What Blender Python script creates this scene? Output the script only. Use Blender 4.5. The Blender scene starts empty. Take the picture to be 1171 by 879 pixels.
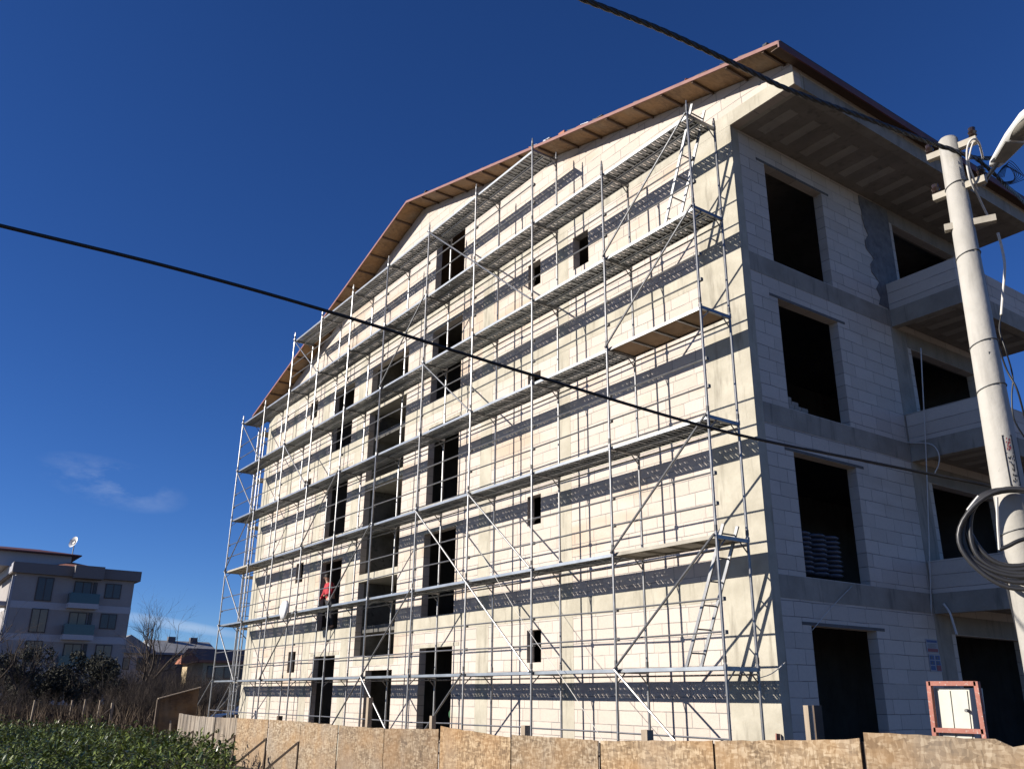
import bpy, bmesh, math, random
from mathutils import Vector, Matrix
random.seed(7)
S = bpy.context.scene
COL = S.collection
R_ = math.radians

# ------------------------------------------------------------------ camera
F_PX, YAW, PITCH, ROLL = 996.08, 0.9587, 0.3445, 0.0102
CAM = Vector((9.4541, -10.6415, 1.786))
def _rot():
    cy, sy, cp, sp = math.cos(YAW), math.sin(YAW), math.cos(PITCH), math.sin(PITCH)
    f = Vector((-sy*cp, cy*cp, sp)); r = Vector((cy, sy, 0)); u = r.cross(f)
    cr, sr = math.cos(ROLL), math.sin(ROLL)
    return r*cr + u*sr, u*cr - r*sr, f
CR, CU, CF = _rot()
cam_d = bpy.data.cameras.new('camera'); cam_d.sensor_width = 36; cam_d.lens = F_PX/1171*36
cam_d.clip_start = 0.05; cam_d.clip_end = 6000
cam = bpy.data.objects.new('camera', cam_d); COL.objects.link(cam)
m = Matrix((CR, CU, -CF)).transposed().to_4x4(); m.translation = CAM
cam.matrix_world = m
S.camera = cam

# sight lines used while measuring the place: a photo point at a known plane or depth
def ray(u, v): return CR*((u-585.5)/F_PX) + CU*(-(v-439.5)/F_PX) + CF
def on(ax, val, u, v):
    d = ray(u, v); return CAM + d*((val-CAM[ax])/d[ax])
def at(u, v, t): return CAM + ray(u, v)*t

# ------------------------------------------------------------------ materials
def new_mat(name):
    mt = bpy.data.materials.new(name); mt.use_nodes = True
    nt = mt.node_tree; nt.nodes.clear()
    out = nt.nodes.new('ShaderNodeOutputMaterial'); p = nt.nodes.new('ShaderNodeBsdfPrincipled')
    nt.links.new(p.outputs[0], out.inputs[0])
    return mt, nt, p
def N(nt, t, **kw):
    n = nt.nodes.new(t)
    for k, v in kw.items(): setattr(n, k, v)
    return n
def noise(nt, vec, scale, detail=5, rough=.6):
    n = N(nt, 'ShaderNodeTexNoise'); n.inputs['Scale'].default_value = scale
    n.inputs['Detail'].default_value = detail; n.inputs['Roughness'].default_value = rough
    if vec is not None: nt.links.new(vec, n.inputs['Vector'])
    return n.outputs['Fac']
def ramp(nt, fac, stops):
    r = N(nt, 'ShaderNodeValToRGB'); cr = r.color_ramp
    while len(cr.elements) < len(stops): cr.elements.new(.5)
    for e, (p, c) in zip(cr.elements, stops):
        e.position = p; e.color = (c[0], c[1], c[2], 1) if len(c) >= 3 else (c[0],)*3+(1,)
    nt.links.new(fac, r.inputs[0]); return r.outputs[0]
def mix(nt, fac, a, b, mode='MIX'):
    x = N(nt, 'ShaderNodeMix', data_type='RGBA', blend_type=mode)
    for s, v in ((x.inputs[0], fac), (x.inputs[6], a), (x.inputs[7], b)):
        if hasattr(v, 'is_linked'): nt.links.new(v, s)
        elif isinstance(v, (int, float)): s.default_value = v
        else: s.default_value = (*v[:3], 1)
    return x.outputs[2]
def math_(nt, op, a, b=0.0, c=None):
    x = N(nt, 'ShaderNodeMath', operation=op)
    for i, v in enumerate((a, b, c)):
        if v is None: continue
        if hasattr(v, 'is_linked'): nt.links.new(v, x.inputs[i])
        else: x.inputs[i].default_value = v
    return x.outputs[0]
def geo(nt): return N(nt, 'ShaderNodeNewGeometry').outputs['Position']
def bump(nt, p, h, dist=.01, strength=.6):
    b = N(nt, 'ShaderNodeBump'); b.inputs['Distance'].default_value = dist; b.inputs['Strength'].default_value = strength
    nt.links.new(h, b.inputs['Height']); nt.links.new(b.outputs[0], p.inputs['Normal'])
def mapping(nt, vec, scale=(1,1,1), rot=(0,0,0)):
    mp = N(nt, 'ShaderNodeMapping'); mp.inputs['Scale'].default_value = scale; mp.inputs['Rotation'].default_value = rot
    nt.links.new(vec, mp.inputs['Vector']); return mp.outputs[0]

def mottled(name, a, b, scale=3, rough=.8, metal=0, bumpd=.004, bscale=30, stretch=(1,1,1), spots=None):
    mt, nt, p = new_mat(name); pos = mapping(nt, geo(nt), stretch)
    n = noise(nt, pos, scale); c = ramp(nt, n, [(.3, a), (.7, b)])
    if spots:
        n2 = noise(nt, pos, scale*6, 3); c = mix(nt, ramp(nt, n2, [(.58, (0,0,0)), (.68, (1,1,1))]), c, spots)
    nt.links.new(c, p.inputs['Base Color']); p.inputs['Roughness'].default_value = rough; p.inputs['Metallic'].default_value = metal
    if bumpd: bump(nt, p, noise(nt, pos, bscale, 4), bumpd)
    return mt
def plain(name, c, rough=.6, metal=0):
    mt, nt, p = new_mat(name); pos = geo(nt)
    col = mix(nt, noise(nt, pos, 9, 4), (c[0]*.82, c[1]*.82, c[2]*.82), (min(1,c[0]*1.12), min(1,c[1]*1.12), min(1,c[2]*1.12)))
    nt.links.new(col, p.inputs['Base Color']); p.inputs['Roughness'].default_value = rough; p.inputs['Metallic'].default_value = metal
    return mt

def block_mat(name, axis, z0, c1, c2, mortar, tan):
    """aerated-concrete block wall, 60 x 25 cm courses, on the plane of `axis` and z"""
    mt, nt, p = new_mat(name); pos = geo(nt)
    sx = N(nt, 'ShaderNodeSeparateXYZ'); nt.links.new(pos, sx.inputs[0])
    cx = N(nt, 'ShaderNodeCombineXYZ')
    wob = noise(nt, pos, 1.3, 2)
    nt.links.new(math_(nt, 'ADD', sx.outputs[axis], 60.13), cx.inputs[0])
    nt.links.new(math_(nt, 'MULTIPLY_ADD', wob, .03, math_(nt, 'ADD', sx.outputs[2], 40-z0)), cx.inputs[1])
    br = N(nt, 'ShaderNodeTexBrick'); nt.links.new(cx.outputs[0], br.inputs['Vector'])
    br.inputs['Scale'].default_value = 1; br.inputs['Brick Width'].default_value = .62; br.inputs['Row Height'].default_value = .252
    br.inputs['Mortar Size'].default_value = .0075; br.inputs['Mortar Smooth'].default_value = .3; br.inputs['Bias'].default_value = -.25
    br.offset = .37; br.squash = .8; br.squash_frequency = 3
    br.inputs['Color1'].default_value = (*c1, 1); br.inputs['Color2'].default_value = (*c2, 1); br.inputs['Mortar'].default_value = (*mortar, 1)
    col = br.outputs['Color']
    # uneven joints: some filled flush, some open
    jn = ramp(nt, noise(nt, pos, 1.7, 4), [(.36, (.25,.25,.25)), (.56, (1,1,1))])
    body = mix(nt, noise(nt, pos, .8, 3), c1, c2)
    jf = math_(nt, 'MULTIPLY', br.outputs['Fac'], jn)
    col = mix(nt, math_(nt, 'MULTIPLY', br.outputs['Fac'], math_(nt, 'SUBTRACT', 1, jn)), col, body)
    # weather-stained, tan patches and trowelled mortar smears
    tn = ramp(nt, noise(nt, mapping(nt, pos, (.5, .5, 1.6)), .55, 3), [(.54, (0,0,0)), (.66, (1,1,1))])
    col = mix(nt, math_(nt, 'MULTIPLY', tn, .6), col, mix(nt, br.outputs['Fac'], tan, mortar))
    sm = ramp(nt, noise(nt, pos, 5, 6, .7), [(.62, (0,0,0)), (.7, (1,1,1))])
    col = mix(nt, math_(nt, 'MULTIPLY', sm, .34), col, (.42, .39, .34))
    col = mix(nt, .12, col, ramp(nt, noise(nt, pos, 22, 5), [(.3, (.3,.3,.3)), (.7, (1,1,1))]), 'MULTIPLY')
    nt.links.new(col, p.inputs['Base Color']); p.inputs['Roughness'].default_value = .92
    h = math_(nt, 'SUBTRACT', noise(nt, pos, 35, 5), math_(nt, 'MULTIPLY', jf, 2.5))
    bump(nt, p, h, .006, .7)
    return mt

def perf_mat():
    """galvanised steel sheet with rows of drilled holes, grouped between the ribs"""
    mt, nt, p = new_mat('perforated_steel'); pos = geo(nt)
    s = N(nt, 'ShaderNodeSeparateXYZ'); nt.links.new(pos, s.inputs[0])
    def cell(o, size, off):
        f = math_(nt, 'FRACT', math_(nt, 'DIVIDE', math_(nt, 'ADD', o, off), size))
        return math_(nt, 'MULTIPLY', math_(nt, 'SUBTRACT', f, .5), size)
    x, y = cell(s.outputs[0], .0625, 100), cell(s.outputs[1], .026, 100)
    d = math_(nt, 'SQRT', math_(nt, 'ADD', math_(nt, 'MULTIPLY', x, x), math_(nt, 'MULTIPLY', y, y)))
    hole = math_(nt, 'LESS_THAN', d, .0112)
    grp = math_(nt, 'FRACT', math_(nt, 'DIVIDE', math_(nt, 'ADD', s.outputs[0], 100), .625))
    hole = math_(nt, 'MULTIPLY', hole, math_(nt, 'GREATER_THAN', grp, .16))
    b1 = math_(nt, 'LESS_THAN', math_(nt, 'ABSOLUTE', math_(nt, 'SUBTRACT', s.outputs[1], .145)), .085)
    b2 = math_(nt, 'LESS_THAN', math_(nt, 'ABSOLUTE', math_(nt, 'SUBTRACT', s.outputs[1], .485)), .085)
    hole = math_(nt, 'MULTIPLY', hole, math_(nt, 'ADD', b1, b2))
    nt.links.new(math_(nt, 'SUBTRACT', 1, hole), p.inputs['Alpha'])
    c = ramp(nt, noise(nt, pos, 4, 5), [(.35, (.24,.25,.25)), (.65, (.38,.39,.39))])
    nt.links.new(c, p.inputs['Base Color']); p.inputs['Metallic'].default_value = .5; p.inputs['Roughness'].default_value = .5
    return mt

def osb_mat(name, a, b, c, weather=0):
    mt, nt, p = new_mat(name); pos = geo(nt)
    v1 = N(nt, 'ShaderNodeTexVoronoi'); nt.links.new(mapping(nt, pos, (11, 11, 36), (.0, .6, .3)), v1.inputs['Vector']); v1.inputs['Scale'].default_value = 1
    v2 = N(nt, 'ShaderNodeTexVoronoi'); nt.links.new(mapping(nt, pos, (34, 11, 13), (.3, -.5, .1)), v2.inputs['Vector']); v2.inputs['Scale'].default_value = 1.1
    s1 = N(nt, 'ShaderNodeSeparateColor'); nt.links.new(v1.outputs['Color'], s1.inputs[0])
    s2 = N(nt, 'ShaderNodeSeparateColor'); nt.links.new(v2.outputs['Color'], s2.inputs[0])
    f = math_(nt, 'MULTIPLY_ADD', s1.outputs[0], .5, math_(nt, 'MULTIPLY', s2.outputs[1], .5))
    col = ramp(nt, f, [(.1, a), (.5, b), (.9, c)])
    st = ramp(nt, noise(nt, mapping(nt, pos, (.6, .6, 1.2)), 1.6, 4), [(.42, (0,0,0)), (.66, (1,1,1))])
    col = mix(nt, math_(nt, 'MULTIPLY', st, .55), col, (.30,.175,.07))
    gr = ramp(nt, noise(nt, mapping(nt, pos, (1.2, 1.2, .5)), 1.1, 5), [(.5, (0,0,0)), (.7, (1,1,1))])
    col = mix(nt, math_(nt, 'MULTIPLY', gr, .45), col, (.25,.215,.175))
    if weather:
        w = noise(nt, mapping(nt, pos, (5.5, 5.5, .6), (.0, .14, 0)), 1, 5)
        col = mix(nt, .8, col, ramp(nt, w, [(.40, (.025,.022,.02)), (.48, (.12,.10,.08)), (.58, (.27,.235,.19))]))
    # every sheet has its own tone
    rnd_ = N(nt, 'ShaderNodeObjectInfo').outputs['Random']
    col = mix(nt, 1.0, col, ramp(nt, rnd_, [(0, (.72,.68,.64)), (.5, (1,1,1)), (1, (1.0,.90,.76))]), 'MULTIPLY')
    edge = ramp(nt, noise(nt, mapping(nt, pos, (1.5, 1.5, .4)), 1, 3), [(.35, (0,0,0)), (.6, (1,1,1))])
    sz = N(nt, 'ShaderNodeSeparateXYZ'); nt.links.new(pos, sz.inputs[0])
    splash = math_(nt, 'MULTIPLY', math_(nt, 'MAXIMUM', math_(nt, 'SUBTRACT', .75, sz.outputs[2]), 0), edge)
    col = mix(nt, splash, col, (.16,.125,.09))
    nt.links.new(col, p.inputs['Base Color']); p.inputs['Roughness'].default_value = .75
    bump(nt, p, f, .003, .8)
    return mt

def conc_mat(name, a, b, stain, boards=0):
    mt, nt, p = new_mat(name); pos = geo(nt)
    col = ramp(nt, noise(nt, pos, 1.6, 6, .65), [(.3, a), (.7, b)])
    dr = ramp(nt, noise(nt, mapping(nt, pos, (5, 5, .7)), 1.3, 5), [(.54, (0,0,0)), (.72, (1,1,1))])
    col = mix(nt, math_(nt, 'MULTIPLY', dr, .75), col, stain)
    pit = ramp(nt, noise(nt, pos, 28, 3), [(.68, (0,0,0)), (.74, (1,1,1))])
    col = mix(nt, math_(nt, 'MULTIPLY', pit, .5), col, (a[0]*.45, a[1]*.45, a[2]*.45))
    nt.links.new(col, p.inputs['Base Color']); p.inputs['Roughness'].default_value = .88
    bump(nt, p, noise(nt, pos, 14, 6), .008, .6)
    return mt

M = {}
M['block'] = block_mat('aerated_block_wall', 0, .76, (.525,.462,.405), (.465,.402,.345), (.22,.21,.20), (.44,.325,.225))
M['block_side'] = block_mat('aerated_block_side', 1, .76, (.56,.51,.45), (.47,.425,.37), (.25,.23,.21), (.44,.39,.33))
M['conc'] = conc_mat('cast_concrete', (.31,.285,.225), (.445,.415,.34), (.21,.19,.15))
M['conc_grey'] = conc_mat('grey_concrete', (.225,.205,.17), (.34,.31,.26), (.13,.12,.10))
M['conc_dark'] = conc_mat('dim_interior', (.07,.067,.06), (.12,.115,.105), (.05,.05,.045))  # dimness of the rooms put into the colour, well below real concrete
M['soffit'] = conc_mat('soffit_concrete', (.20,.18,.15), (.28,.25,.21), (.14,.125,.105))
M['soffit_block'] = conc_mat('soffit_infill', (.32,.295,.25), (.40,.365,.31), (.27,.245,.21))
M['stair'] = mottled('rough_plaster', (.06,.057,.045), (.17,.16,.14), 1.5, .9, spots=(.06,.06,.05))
M['lintel'] = conc_mat('lintel_concrete', (.09,.088,.084), (.14,.135,.13), (.07,.07,.065))
M['mortar'] = mottled('wet_mortar', (.10,.10,.105), (.19,.19,.19), 6, .9, bumpd=.02, bscale=12)
M['galv'] = mottled('galvanised_tube', (.17,.173,.178), (.27,.273,.278), 7, .40, .75, 0, spots=(.24,.22,.2))
M['galv_pale'] = mottled('zinc_edge', (.27,.29,.31), (.38,.405,.425), 3, .38, .72, 0)  # paler, bluer zinc of the deck edges and ribs
M['galv_dk'] = plain('worn_coupler', (.12,.12,.12), .6, .4)
M['perf'] = perf_mat()
M['ply'] = mottled('site_plywood', (.19,.12,.065), (.30,.20,.12), 2.5, .85)
M['dirty_plank'] = mottled('cement_stained_plank', (.27,.25,.21), (.40,.37,.31), 3, .9)
M['osb'] = osb_mat('oriented_strand_board', (.11,.072,.038), (.235,.168,.098), (.42,.345,.245))
M['osb_old'] = osb_mat('weathered_board', (.20,.15,.10), (.30,.24,.17), (.38,.32,.25), 1)
M['osb_roof'] = osb_mat('roof_deck_board', (.13,.08,.042), (.19,.12,.065), (.24,.16,.09))
M['osb_dark'] = osb_mat('shade_brown_board', (.05,.03,.018), (.075,.045,.026), (.10,.06,.036))  # strand board darkened: the shade on the screen's face is in the colour
M['batten'] = plain('brown_painted_batten', (.085,.05,.032), .8)
M['fascia'] = mottled('red_fascia', (.15,.048,.038), (.22,.085,.066), 3, .6)
M['fascia_dk'] = mottled('dark_red_eave', (.10,.035,.03), (.15,.055,.045), 3, .6)
M['felt'] = mottled('roofing_felt', (.02,.02,.022), (.06,.06,.062), 6, .7)
M['foil'] = mottled('torn_foil', (.45,.46,.48), (.7,.71,.72), 6, .3, .6)
M['tile'] = mottled('clay_tile', (.28,.10,.06), (.38,.15,.09), 8, .8)
M['pole'] = conc_mat('spun_concrete', (.32,.305,.27), (.42,.40,.36), (.25,.235,.21))
M['black'] = plain('black_rubber', (.012,.012,.013), .45)
M['cable_grey'] = plain('grey_cable', (.022,.022,.024), .4)
M['porcelain'] = plain('brown_insulator', (.022,.013,.011), .25)
M['arm'] = mottled('concrete_arm', (.32,.29,.235), (.40,.365,.30), 6, .8)
M['white'] = plain('white_enamel', (.74,.74,.73), .35)
M['lamp_under'] = mottled('lamp_underside', (.22,.22,.21), (.32,.31,.29), 8, .4)
M['glass_lamp'] = mottled('dusty_lens', (.20,.18,.15), (.28,.26,.22), 5, .25)
M['cabinet'] = plain('cream_cabinet', (.45,.44,.375), .45)
M['rust'] = mottled('red_primer_steel', (.22,.075,.05), (.33,.12,.085), 6, .7, spots=(.36,.32,.28))
M['wood'] = mottled('grey_timber', (.24,.19,.14), (.36,.29,.21), 4, .85, stretch=(5,5,.7))
M['wood_dk'] = mottled('dark_timber', (.07,.05,.035), (.12,.085,.06), 4, .85)
M['rope'] = plain('white_rope', (.58,.56,.52), .8)
M['sack'] = mottled('wrapped_sacks', (.05,.058,.08), (.10,.11,.145), 5, .35, bumpd=.03, bscale=9)
M['red'] = plain('red_jacket', (.38,.014,.028), .8)
M['skin'] = plain('skin', (.45,.27,.19), .6)
M['trouser'] = plain('dark_trousers', (.028,.028,.034), .9)
M['hair'] = plain('dark_hair', (.015,.011,.009), .7)
M['boot'] = plain('work_boots', (.09,.085,.08), .8)
M['cloth'] = mottled('white_cloth', (.70,.70,.71), (.80,.80,.80), 4, .9)
M['poster_white'] = plain('poster_paper', (.30,.30,.33), .6)
M['poster_blue'] = plain('poster_blue', (.04,.08,.22), .6)
M['poster_red'] = plain('poster_red', (.25,.05,.06), .6)
M['green'] = plain('green_cloth', (.02,.09,.04), .9)

# ------------------------------------------------------------------ mesh builder
def root_of(o):
    v = Vector((0,0,0))
    while o is not None: v += o.location; o = o.parent
    return v
class MB:
    def __init__(s): s.v = []; s.f = []; s.mi = []; s.cur = 0
    def add(s, vs, fs):
        b = len(s.v); s.v += [Vector(v) for v in vs]
        for f in fs: s.f.append([b+i for i in f]); s.mi.append(s.cur)
        return s
    def slot(s, i): s.cur = i; return s
    def box(s, x0, x1, y0, y1, z0, z1):
        return s.add([(x0,y0,z0),(x1,y0,z0),(x1,y1,z0),(x0,y1,z0),(x0,y0,z1),(x1,y0,z1),(x1,y1,z1),(x0,y1,z1)],
                     [(0,3,2,1),(4,5,6,7),(0,1,5,4),(1,2,6,5),(2,3,7,6),(3,0,4,7)])
    def obox(s, p, q, w, h, up=(0,0,1)):
        """bar of section w x h from p to q"""
        p, q = Vector(p), Vector(q); d = (q-p).normalized(); a = d.cross(Vector(up))
        if a.length < 1e-4: a = d.cross(Vector((1,0,0)))
        a.normalize(); b = a.cross(d).normalized(); a = a*w/2; b = b*h/2
        return s.add([p-a-b,p+a-b,p+a+b,p-a+b,q-a-b,q+a-b,q+a+b,q-a+b],
                     [(0,1,2,3),(7,6,5,4),(4,5,1,0),(5,6,2,1),(6,7,3,2),(7,4,0,3)])
    def tube(s, pts, r, n=8, cap=True):
        pts = [Vector(p) for p in pts]; k = len(pts)
        rs = r if isinstance(r, (list, tuple)) else [r]*k
        b = len(s.v); prev = None
        for i, p in enumerate(pts):
            d = (pts[min(i+1,k-1)]-pts[max(i-1,0)])
            if d.length < 1e-9: d = Vector((0,0,1))
            d.normalize()
            if prev is None:
                a = d.cross(Vector((0,0,1)))
                if a.length < 1e-3: a = d.cross(Vector((1,0,0)))
            else: a = prev - d*prev.dot(d)
            a.normalize(); prev = a; c = d.cross(a)
            for j in range(n):
                t = 2*math.pi*j/n; s.v.append(p + (a*math.cos(t)+c*math.sin(t))*rs[i])
        for i in range(k-1):
            for j in range(n):
                j2 = (j+1) % n
                s.f.append([b+i*n+j, b+i*n+j2, b+(i+1)*n+j2, b+(i+1)*n+j]); s.mi.append(s.cur)
        if cap:
            s.f.append([b+j for j in range(n)][::-1]); s.mi.append(s.cur)
            s.f.append([b+(k-1)*n+j for j in range(n)]); s.mi.append(s.cur)
        return s
    def prism(s, pts, ext):
        """closed polygon (3D points) pushed along ext"""
        ext = Vector(ext); n = len(pts); a = [Vector(p) for p in pts]
        return s.add(a+[p+ext for p in a], [tuple(range(n))[::-1], tuple(range(n,2*n))]+[(i,(i+1)%n,n+(i+1)%n,n+i) for i in range(n)])
    def ball(s, c, r, sc=(1,1,1), nu=10, nv=7):
        c = Vector(c); vs = []; fs = []
        for i in range(nv+1):
            th = math.pi*i/nv
            for j in range(nu):
                ph = 2*math.pi*j/nu
                vs.append(c+Vector((math.sin(th)*math.cos(ph)*r*sc[0], math.sin(th)*math.sin(ph)*r*sc[1], math.cos(th)*r*sc[2])))
        for i in range(nv):
            for j in range(nu): fs.append((i*nu+j,(i+1)*nu+j,(i+1)*nu+(j+1)%nu,i*nu+(j+1)%nu))
        return s.add(vs, fs)
    def build(s, name, mats, parent=None, smooth=False, fix=True):
        off = root_of(parent)
        me = bpy.data.meshes.new(name); me.from_pydata([v-off for v in s.v], [], s.f)
        for mt in (mats if isinstance(mats, (list, tuple)) else [mats]): me.materials.append(M[mt] if isinstance(mt, str) else mt)
        me.polygons.foreach_set('material_index', s.mi)
        if fix:
            bm = bmesh.new(); bm.from_mesh(me); bmesh.ops.recalc_face_normals(bm, faces=bm.faces); bm.to_mesh(me); bm.free()
        if smooth: me.polygons.foreach_set('use_smooth', [True]*len(me.polygons))
        o = bpy.data.objects.new(name, me); COL.objects.link(o)
        if parent: o.parent = parent
        return o
def set_origin(o, p):
    p = Vector(p); o.data.transform(Matrix.Translation(-p)); o.location = p; return o
def empty(name, loc, label, cat, group=None):
    o = bpy.data.objects.new(name, None); COL.objects.link(o); o.location = loc; o.empty_display_size = .2
    o['label'] = label; o['category'] = cat
    if group: o['group'] = group
    return o
def tag(o, label, cat, group=None):
    o['label'] = label; o['category'] = cat
    if group: o['group'] = group
    return o
def struct(o, kind='structure'): o['kind'] = kind; return o

def holed(name, outer, holes, to3, ext, mat, parent):
    """flat wall with true openings: 2D outline and holes, mapped by to3, thickened by ext"""
    bm = bmesh.new(); off = root_of(parent); es = []
    for loop in [outer]+holes:
        vs = [bm.verts.new(Vector(to3(*p))-off) for p in loop]
        es += [bm.edges.new((vs[i], vs[(i+1) % len(vs)])) for i in range(len(vs))]
    bmesh.ops.triangle_fill(bm, use_beauty=True, edges=es)
    r = bmesh.ops.extrude_face_region(bm, geom=bm.faces[:])
    bmesh.ops.translate(bm, verts=[g for g in r['geom'] if isinstance(g, bmesh.types.BMVert)], vec=Vector(ext))
    bmesh.ops.recalc_face_normals(bm, faces=bm.faces)
    me = bpy.data.meshes.new(name); bm.to_mesh(me); bm.free(); me.materials.append(M[mat])
    o = bpy.data.objects.new(name, me); COL.objects.link(o); o.parent = parent
    return o
def rect(a0, a1, b0, b1): return [(a0,b0),(a1,b0),(a1,b1),(a0,b1)]

# ------------------------------------------------------------------ world and sun
w = bpy.data.worlds.new('World'); S.world = w; w.use_nodes = True
nt = w.node_tree; nt.nodes.clear()
SUN_TO = Vector((-.43, -1, .43)).normalized()
elev = math.asin(SUN_TO.z); az = math.atan2(SUN_TO.x, SUN_TO.y)
sky = N(nt, 'ShaderNodeTexSky', sky_type='NISHITA'); sky.sun_disc = False
sky.sun_elevation = elev; sky.sun_rotation = az % (2*math.pi)
sky.altitude = 3000; sky.air_density = 1.0; sky.dust_density = 0; sky.ozone_density = 6
tc = N(nt, 'ShaderNodeTexCoord').outputs['Generated']
hs = N(nt, 'ShaderNodeHueSaturation'); hs.inputs['Saturation'].default_value = 1.12; hs.inputs['Hue'].default_value = .5115
nt.links.new(sky.outputs[0], hs.inputs['Color'])
# two thin veils of cirrus low over the houses
def cirrus(u, v, su, sv, thr, scale):
    d = ray(u, v).normalized()
    rgt = d.cross(Vector((0,0,1))).normalized(); up = rgt.cross(d)
    def dot(a):
        x = N(nt, 'ShaderNodeVectorMath', operation='DOT_PRODUCT'); nt.links.new(tc, x.inputs[0]); x.inputs[1].default_value = a; return x.outputs['Value']
    a, b, f = dot(rgt), dot(up), dot(d)
    e = math_(nt, 'ADD', math_(nt, 'POWER', math_(nt, 'ABSOLUTE', math_(nt, 'DIVIDE', math_(nt, 'MULTIPLY_ADD', b, .28, a), su)), 2.0),
              math_(nt, 'POWER', math_(nt, 'ABSOLUTE', math_(nt, 'DIVIDE', math_(nt, 'MULTIPLY_ADD', a, .13, b), sv)), 2.0))
    fall = math_(nt, 'MAXIMUM', math_(nt, 'SUBTRACT', 1, e), 0)
    fall = math_(nt, 'MULTIPLY', fall, math_(nt, 'GREATER_THAN', f, 0))
    n = noise(nt, mapping(nt, tc, (scale*.8, scale*.8, scale*2.2)), 1, 7, .62)
    return math_(nt, 'MULTIPLY', fall, math_(nt, 'MAXIMUM', math_(nt, 'SUBTRACT', n, thr), 0))
c1 = cirrus(128, 552, .075, .026, .42, 16); c2 = cirrus(190, 712, .085, .0065, .25, 9)
cf = math_(nt, 'MINIMUM', math_(nt, 'ADD', math_(nt, 'MULTIPLY', c1, .8), math_(nt, 'MULTIPLY', c2, .95)), .6)
skyc = mix(nt, cf, hs.outputs[0], (6.5, 7.2, 8.2))
bg = N(nt, 'ShaderNodeBackground'); bg.inputs['Strength'].default_value = .071
nt.links.new(skyc, bg.inputs[0])
wo = N(nt, 'ShaderNodeOutputWorld'); nt.links.new(bg.outputs[0], wo.inputs[0])
sd = bpy.data.lights.new('sun', 'SUN'); sd.energy = 5.0; sd.angle = R_(.5); sd.color = (1, .93, .83)
so = bpy.data.objects.new('sun', sd); COL.objects.link(so); so.rotation_euler = (-SUN_TO).to_track_quat('-Z', 'Y').to_euler(); so.location = (0, -30, 40)
S.view_settings.view_transform = 'Standard'; S.view_settings.look = 'None'; S.view_settings.exposure = 0.72; S.view_settings.gamma = 1

# ------------------------------------------------------------------ ground
GR = mottled('bare_earth', (.075,.055,.038), (.15,.115,.08), .35, .95, bumpd=.04, bscale=6)
g = MB(); g.add([(-1500,-1500,0),(1500,-1500,0),(1500,1500,0),(-1500,1500,0)], [(0,1,2,3)])
struct(g.build('ground', GR))

# ------------------------------------------------------------------ the unfinished building
XC, XL, Y0, YB = .06, -25.0, 1.15, 9.95       # near corner, far corner, gable face, rear face
FL = [.76, 3.75, 6.76, 9.75]; TOP = 12.46     # floor tops, underside of the roof slab
BB = [3.37, 6.38, 9.36]                        # undersides of the beams
APX, SLOPE = -12.4, .264
EAVE_Z = 12.95
SLOPE_L = .303                                 # the far slope is a little steeper
def roof_z(x): return EAVE_Z + SLOPE*(1.6-APX) - (SLOPE*(x-APX) if x > APX else SLOPE_L*(APX-x))
bld = empty('unfinished_building', (-12.4, 5.5, 0), 'unfinished pale block apartment building with dark openings behind the scaffolding', 'building')
xl_c = XL
outer = [(XL, 0), (XC, 0), (XC, TOP), (1.6, TOP), (1.6, EAVE_Z), (APX, roof_z(APX)), (XL, roof_z(XL))]
holes = []
for i, f in enumerate(FL):
    holes.append(rect(-11.45, -9.8, f+.01, f+2.21))
    holes.append(rect(-18.4, -16.72, f+.01, f+2.2))
    holes.append(rect(-6.67, -6.15, f+1.74, f+2.42))
    holes.append(rect(-20.55, -19.9, f+1.74, f+2.42))
holes.append(rect(-11.45, -9.8, 13.1, 15.2))
holes.append(rect(-4.86, -4.3, 11.3, 12.15))
holes.append(rect(-15.4, -12.9, 2.86, 12.0))
holes.append(rect(-14.55, -12.92, .77, 2.47))
holed('gable_wall', outer, holes, lambda x, z: (x, Y0, z), (0, .2, 0), 'block', bld)
# side wall, facing +x
outer = [(Y0+.216, 0), (YB, 0), (YB, TOP), (Y0+.216, TOP)]
holes = [rect(2.1, 3.95, f+.01, f+2.2) for f in FL]
for i, f in enumerate(FL): holes.append(rect(6.56, 9.2, f+.01, (BB+[TOP])[i]-.36))
holed('side_wall', outer, holes, lambda y, z: (XC, y, z), (-.2, 0, 0), 'block_side', bld)
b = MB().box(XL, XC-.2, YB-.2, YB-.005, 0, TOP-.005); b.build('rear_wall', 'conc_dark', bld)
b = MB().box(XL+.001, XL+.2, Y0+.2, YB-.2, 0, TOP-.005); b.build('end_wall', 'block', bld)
# concrete frame, a few millimetres proud of the block
def frame_box(name, x0, x1, z0, z1, mt='conc', y1=Y0+.19):
    return MB().box(x0, x1, Y0-.005, y1, z0, z1).build(name, mt, bld)
MB().box(-.97, XC+.006, Y0-.006, Y0+.215, 0, TOP-.002).build('corner_column', ['conc'], bld)
for x0, x1 in ((-5.45,-5.05), (-8.72,-8.2), (-16.35,-15.85), (-19.3,-18.75), (-22.2,-21.8), (-24.995,-24.1)):
    zs = [0]+BB+[TOP]; tops = [0]+[f for f in FL[1:]]
    for i in range(4):
        MB().box(x0, x1, Y0-.004, Y0+.19, tops[i] if i else 0, zs[i+1]).build('column', 'conc', bld)
cuts = [(-24.99,-15.42), (-12.88,-.972)]
for z0, z1 in zip(BB, FL[1:]):
    for x0, x1 in cuts: frame_box('beam', x0, x1, z0+.004, z1-.002)
for x0, x1 in ((-24.99,-.972),): frame_box('beam', x0, x1, TOP+.004, 12.76)
frame_box('beam', -.972, 1.594, TOP+.003, 12.76, 'conc', Y0+.3)
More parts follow.
